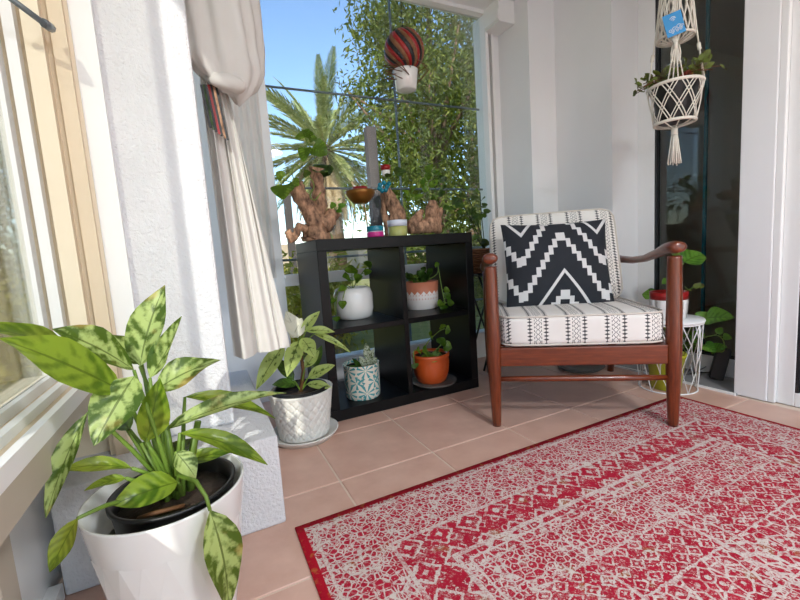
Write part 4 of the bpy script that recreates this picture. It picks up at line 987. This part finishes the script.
add_leaf(hp, HP, top + Vector((-.01, -.03, .01)), top + Vector((.01, -.05, .06)), .04, 'leaf_red', (-.6, -.6, .4), .1, top)
MB().tube([(.02, -.05, .11), (.022, -.052, .19)], .003, 6).build('plant_stake', 'brass', hp)

# ------------------------------------------------------------------ hanging striped ball with white pot, in the window
BC = at_y(404, 51, 1.86); bR = 19.5 * depth(BC) / FOC
hb_ = thing('hanging_ball_planter', 'red and black striped ball planter with white pot hung in the window', 'hanging planter', BC)
cols = ['red', 'blackm', 'wicker']
NG = 24
for k in range(NG):
    mb = MB(); nn = 12; b0 = 0
    for i in range(nn + 1):
        ph = -PI / 2 * .80 + (PI / 2 * .80 + PI / 2 * .96) * i / nn
        for j in range(4):
            a = 2 * PI * (k + j / 3 * .97) / NG - ph * .75; rr = bR * (1 + .035 * math.sin(PI * j / 3)); mb.v.append(Vector((rr * math.cos(ph) * math.cos(a), rr * math.cos(ph) * math.sin(a), rr * math.sin(ph))))
    for i in range(nn):
        for j in range(3): mb.face((i * 4 + j, i * 4 + j + 1, i * 4 + 5 + j, i * 4 + 4 + j))
    mb.build('stripe', cols[k % 3], hb_)
MB().lathe([(bR * .40, -bR * .95), (bR * .52, -bR * .75), (bR * .78, -bR * .55), (bR * .3, -bR * .3)], 30, closed=True).build('collar', 'stem_brown', hb_)
MB().lathe([(bR * .40, -bR * 1.95), (bR * .52, -bR * 1.9), (bR * .62, -bR * 1.1), (bR * .66, -bR * .98), (bR * .56, -bR * .95)], 36).build('pot', 'ceramic', hb_)
rs = random.Random(11)
for k in range(26):
    a = rs.uniform(0, 2 * PI); a2 = a + rs.uniform(.5, 1.6); z1 = -bR * rs.uniform(.5, 1.0); z2 = -bR * rs.uniform(.9, 1.6); rm = bR * rs.uniform(.85, 1.25)
    MB().tube([(bR * .75 * math.cos(a), bR * .75 * math.sin(a), z1), (rm * math.cos((a + a2) / 2), rm * math.sin((a + a2) / 2), (z1 + z2) / 2), (bR * .62 * math.cos(a2), bR * .62 * math.sin(a2), z2)], .0022, 5).build('twig', 'stem_brown', hb_)
MB().tube([(0, 0, bR * .95), (0, 0, 2.10 - BC.z)], .0016, 6).build('hanging_wire', 'blackm', hb_)
for k in range(4):
    a = k * PI / 2 + .4; MB().tube([(bR * 1.0 * math.cos(a), bR * 1.0 * math.sin(a), .0), (bR * .72 * math.cos(a), bR * .72 * math.sin(a), bR * .75), (0, 0, bR * 1.25)], .0016, 5).build('hanging_wire', 'blackm', hb_)

# ------------------------------------------------------------------ knotted curtain beside the pier
CU = Vector((.13, 1.36, 0))
cu_ = thing('curtain', 'white curtain gathered in a knot beside the stucco pier', 'curtain', (CU.x, CU.y, .40))
K0 = Vector((CU.x, CU.y, .40))
cl = MB(); nu, nv = 64, 40
for j in range(nv + 1):
    f = j / nv; z = 1.26 - (1.26 - .405) * f
    xl = .062 + (.060 - .062) * f; xr = .135 + (.245 - .135) * f ** .9
    for i in range(nu + 1):
        g0 = i / nu; amp = .018 + .020 * f
        x = xl + (xr - xl) * g0 + .006 * math.sin(g0 * 17 + f * 2)
        y = 1.36 + amp * math.sin(g0 * 2 * PI * 2.4 + .8 + .5 * math.sin(f * 2)) * (.55 + .45 * math.sin(g0 * 5 + 1)) + .010 * math.sin(g0 * 43 + f * 3) * (1 - f * .6) + .05 * g0
        cl.v.append(Vector((x, y, z)) - K0)
for j in range(nv):
    for i in range(nu): a = j * (nu + 1) + i; cl.face((a, a + nu + 1, a + nu + 2, a + 1))
co = cl.build('hanging_tail', 'cloth', cu_)
so_ = co.modifiers.new('thick', 'SOLIDIFY'); so_.thickness = .002
hem = MB()
for j in range(3):
    z = .405 + (.45 - .0) * 0 + .028 * j
    for i in range(nu + 1):
        v0 = cl.v[(nv - min(j, 2)) * (nu + 1) + i]; hem.v.append(Vector((v0.x, v0.y - .0025, z - K0.z)))
for j in range(2):
    for i in range(nu): a = j * (nu + 1) + i; hem.face((a, a + 1, a + nu + 2, a + nu + 1))
hem.build('hem', 'cloth', co)
# puffed bundle above the knot
pf = MB(); nu, nv = 72, 34
for j in range(nv + 1):
    f = j / nv; z = 1.205 + .892 * f
    rad = .028 + .068 * min(1, f / .085) ** .5 if f < .085 else .096 - .010 * (f - .07)
    cx = .135 + .0 * f; zz = z - .03 * math.sin(min(f / .06, 1) * PI) * 0
    for i in range(nu):
        a = 2 * PI * i / nu; rr = rad * (1 + .09 * math.sin(a * 5 + 2.2 * math.sin(f * 6)) * min(1, .4 + f * 3) + .07 * math.sin(a * 11 + f * 9) + .05 * math.sin(f * 46 + 3 * math.sin(a * 3)) * max(0, 1 - f * 4))
        sag = (-.026 * math.cos(a + .3) + .012 * math.sin(a * 4 + 1)) * max(0, 1 - f * 6)
        pf.v.append(Vector((cx + rr * math.cos(a) * 1.08, 1.37 + rr * math.sin(a) * .78, zz + sag)) - K0)
for j in range(nv):
    for i in range(nu): i2 = (i + 1) % nu; pf.face((j * nu + i, j * nu + i2, (j + 1) * nu + i2, (j + 1) * nu + i))
pf.face(list(reversed(range(nu))))
pf.build('gathered_top', 'cloth', cu_)
# folded tie end hanging from the knot
kn = MB(); kn.tube([Vector(p) - K0 for p in ((.085, 1.345, 1.232), (.100, 1.325, 1.226), (.130, 1.318, 1.220), (.160, 1.325, 1.216), (.180, 1.345, 1.220))], [.010, .020, .024, .022, .012], 18, rough=.09)
kn.build('knot', 'cloth', cu_)
# striped tieback strap tucked behind the knot
tb = thing('striped_strap', 'dark strap with green and red stripes hanging under the curtain knot', 'strap', at_y(213, 110, 1.345))
SP = Vector(tb.location)
for k, m_ in enumerate(('blackm', 'leaf_dark', 'blackm', 'red', 'blackm', 'drift', 'blackm')):
    x0 = -.020 + k * .0065
    MB().box(x0, x0 + .0064, -.001, .001, -.05 - .006 * k, .07, Matrix.Rotation(math.radians(-6), 4, 'Y')).build('stripe', m_, tb, smooth=False)
# flat inner curtain panel along the window jamb
fp = MB(); nu, nv = 30, 12
for j in range(nv + 1):
    z = 2.05 - (2.05 - .62) * j / nv
    for i in range(nu + 1):
        x = .10 + .225 * i / nu; fp.v.append(Vector((x, 1.72 + .30 * i / nu + .014 * math.sin(i * 1.15), z)))
for j in range(nv):
    for i in range(nu): a = j * (nu + 1) + i; fp.face((a, a + nu + 1, a + nu + 2, a + 1))
fo = fp.build('curtain', 'cloth', origin=(.2, 1.86, .62)); tag(fo, 'plain flat hanging curtain panel next to the window jamb', 'curtain')

# ------------------------------------------------------------------ outside
struct(bx(-30, 40, -30, 60, -.40, -.12).build('ground', 'lawn', smooth=False))
struct(bx(-9, -.46, -9, 1.6, -.12, -.10).build('floor_bounce', 'bounce_slab', smooth=False)); struct(bx(-.46, 9, -9, -2.21, -.12, -.10).build('floor_bounce_rear', 'bounce_slab', smooth=False))  # pale slabs added to bounce sunlight into the room
def leaf_cloud(name, mat, parent, L0, centers, per, spread, ln, wd, seed, droop=.3):
    rs = np.random.RandomState(seed); c = np.repeat(np.array(centers, float), per, 0); n_ = len(c)
    p = c + rs.normal(0, 1, (n_, 3)) * np.array(spread)
    d = rs.normal(0, 1, (n_, 3)); d[:, 2] -= droop; d /= np.linalg.norm(d, axis=1)[:, None]
    q = rs.normal(0, 1, (n_, 3)); s_ = np.cross(d, q); s_ /= np.linalg.norm(s_, axis=1)[:, None]
    L = ln * rs.uniform(.7, 1.3, (n_, 1)); W = wd * rs.uniform(.7, 1.3, (n_, 1)); nn = np.cross(d, s_)
    v = np.stack([p, p + d * L * .5 + s_ * W * .5 + nn * W * .15, p + d * L - nn * L * .12, p + d * L * .5 - s_ * W * .5 + nn * W * .15], 1).reshape(-1, 3) - np.array(L0)
    f = np.arange(n_ * 4).reshape(-1, 4); f3 = np.concatenate([f[:, [0, 1, 2]], f[:, [0, 2, 3]]])
    me = bpy.data.meshes.new(name); me.vertices.add(len(v)); me.vertices.foreach_set('co', v.ravel()); me.loops.add(f3.size); me.loops.foreach_set('vertex_index', f3.ravel().astype(np.int32))
    me.polygons.add(len(f3)); me.polygons.foreach_set('loop_start', np.arange(0, f3.size, 3, dtype=np.int32)); me.update(calc_edges=True)
    me.materials.append(M[mat]); o = bpy.data.objects.new(name, me); C.objects.link(o); o.parent = parent; o['kind'] = 'stuff'; return o
def tree(name, label, root, h, centers, per, spread, ln, wd, seed, mat, branches=8, group=None, cat='tree', droop=.3):
    root = Vector(root); t = thing(name, label, cat, root, 0, group)
    zt = max(c[2] for c in centers)
    MB().tube([(0, 0, 0), (.05, .03, h * .35), (-.03, .05, h * .7), (0, 0, h)], [.14, .11, .08, .03], 10, rough=.1).build('trunk', 'trunk', t)
    rs = random.Random(seed)
    for k in range(branches):
        c = Vector(rs.choice(centers)) - root; z0 = min(max(.3, c.z * rs.uniform(.35, .7)), h * .95)
        MB().tube([(0, 0, z0), (c.x * .5, c.y * .5, (z0 + c.z) / 2 + .1), c], [.05, .03, .012], 7).build('branch', 'trunk', t)
    leaf_cloud('foliage', mat, t, root, centers, per, spread, ln, wd, seed, droop); return t
rs = random.Random(21)
cen = []
while len(cen) < 250:
    y = rs.uniform(4.2, 6.2); x = rs.uniform(.37, .98) * y; z = rs.uniform(.0, 4.4); fz = z / 4.4
    if x / y < .40 + .06 * math.sin(z * 4) + (.05 if z < 2.2 else 0) and rs.random() < .9: continue
    cen.append((x, y, z))
tree('weeping_tree', 'tall dense tree with narrow leaves outside the window', (3.3, 5.3, -.12), 4.2, cen, 120, (.17, .17, .17), .095, .030, 3, 'tree', 14, droop=.6)
cen = [(rs.uniform(3.6, 9.5), rs.uniform(7.5, 8.3), rs.uniform(-.1, 5.4)) for _ in range(170)]
tree('hedge_tree', 'dark dense tree standing behind the narrow-leaved tree', (6.0, 8.0, -.12), 4.5, cen, 90, (.32, .24, .32), .16, .07, 4, 'hedge', 6)
cen = [(rs.uniform(.62, 1.12), rs.uniform(3.3, 4.4), rs.uniform(-.1, .55)) for _ in range(46)]
tree('garden_shrub', 'low yellow-green shrub outside the window beneath the palm', (.9, 3.9, -.12), .4, cen, 60, (.09, .09, .12), .10, .03, 5, 'yellow_bush', 4, cat='shrub')
cen = [(rs.uniform(-3.0, -.7), rs.uniform(4.6, 6.2), rs.uniform(.5, 4.2)) for _ in range(330)]
tree('leafy_tree', 'sunlit leafy tree seen through the left window screen', (-1.9, 5.0, -.12), 2.8, cen, 90, (.18, .18, .18), .10, .035, 6, 'tree', 8)
cen = [(rs.uniform(-2.4, -.5), rs.uniform(2.7, 3.4), rs.uniform(-.1, .62)) for _ in range(90)]
tree('flowering_bush', 'yellowish bush on the lawn seen through the left window', (-1.3, 3.1, -.12), .5, cen, 70, (.14, .14, .14), .09, .03, 8, 'yellow_bush', 4, cat='shrub')
# date palm
PBx = at_y(325, 150, 12.8); pt = thing('palm_tree', 'date palm with grey-green feathery fronds outside the window', 'palm tree', (PBx.x, PBx.y, -.12))
PH_ = PBx.z + .12
MB().tube([(.15, 0, 0), (.08, 0, PH_ * .5), (0, 0, PH_ - .1), (0, 0, PH_ + .15)], [.28, .26, .30, .14], 14, rough=.10).build('trunk', 'trunk', pt)
def frond(L, bend, seed):
    mb = MB(); rs_ = random.Random(seed); nseg = 14; P = []
    for i in range(nseg + 1):
        t = i / nseg; P.append(Vector((L * t * (1 - .12 * bend * t), 0, -bend * L * .45 * t * t)))
    mb.tube(P, [.022 * (1 - .85 * i / nseg) + .003 for i in range(nseg + 1)], 5)
    nl = 44
    for i in range(nl):
        t = .12 + .88 * i / nl; k = min(int(t * nseg), nseg - 1); p = P[k].lerp(P[k + 1], t * nseg - k); tn = (P[k + 1] - P[k]).normalized()
        ll = L * .155 * (math.sin(PI * min(1, t * .88 + .10)) ** .9) + .03
        for s in (-1, 1):
            d = (tn * .95 + Vector((0, s * .55, .22 + rs_.uniform(-.12, .12)))).normalized(); w_ = .018; b = len(mb.v); sd_ = d.cross(Vector((0, 0, 1))).normalized()
            mb.v += [p - sd_ * w_ * .6, p + sd_ * w_ * .6, p + d * ll * .55 + sd_ * w_ * .7 - Vector((0, 0, .01)), p + d * ll - Vector((0, 0, ll * .15)), p + d * ll * .55 - sd_ * w_ * .7 - Vector((0, 0, .01))]
            mb.face((b, b + 1, b + 2, b + 3, b + 4))
    return mb
protos = []
rs = random.Random(31)
for k in range(58):
    v = k % 6; up = 1 - k / 58
    el = math.radians(76 - 116 * (k / 57) ** .75 + rs.uniform(-6, 6)); az = k * 2.39996 + rs.uniform(-.2, .2)
    if len(protos) < 6: o = frond(2.75 + .10 * v, .25 + .16 * v, 40 + v).build('frond', 'palm', pt, smooth=False); protos.append(o)
    else: o = protos[(k * 5 + v) % 6].copy(); C.objects.link(o); o.parent = pt
    o.location = (0.05 * math.cos(az), .05 * math.sin(az), PH_ + .05 * up); o.rotation_euler = (Matrix.Rotation(az, 3, 'Z') @ Matrix.Rotation(-el, 3, 'Y')).to_euler(); o.scale = (1, 1, 1)
for k in range(26):                       # dead fronds hanging under the crown
    az = k * 2.39996 + .4; el = math.radians(-38 - 34 * (k / 25))
    if k == 0: o = frond(2.3, .5, 77).build('dry_frond', 'dry_palm', pt, smooth=False); dry = o
    else: o = dry.copy(); C.objects.link(o); o.parent = pt
    o.location = (.12 * math.cos(az), .12 * math.sin(az), PH_ - .15); o.rotation_euler = (Matrix.Rotation(az, 3, 'Z') @ Matrix.Rotation(-el, 3, 'Y')).to_euler()
# posts, garden wall
fp0 = at_y(377, 230, 3.45); ptop = at_y(377, 128, 3.45).z
tag(bx(-.045, .045, -.04, .04, 0, ptop + .12).build('fence_post', 'grey_post', loc=(fp0.x, 3.45, -.12), smooth=False, bevel=.006), 'tall weathered grey wooden post in the garden', 'post')
fq = at_y(291, 240, 5.0)
tag(bx(-.04, .04, -.04, .04, 0, at_y(291, 196, 5.0).z + .12).build('fence_post', 'grey_post', loc=(fq.x, 5.0, -.12), smooth=False, bevel=.006), 'shorter pale wooden post in front of the palm', 'post')
gw = tag(bx(-9, 9, -.1, .1, 0, 1.5).build('garden_wall', 'house', loc=(3.5, 18.0, -.12), smooth=False, bevel=.01), 'pale rendered garden wall behind the palm', 'wall')
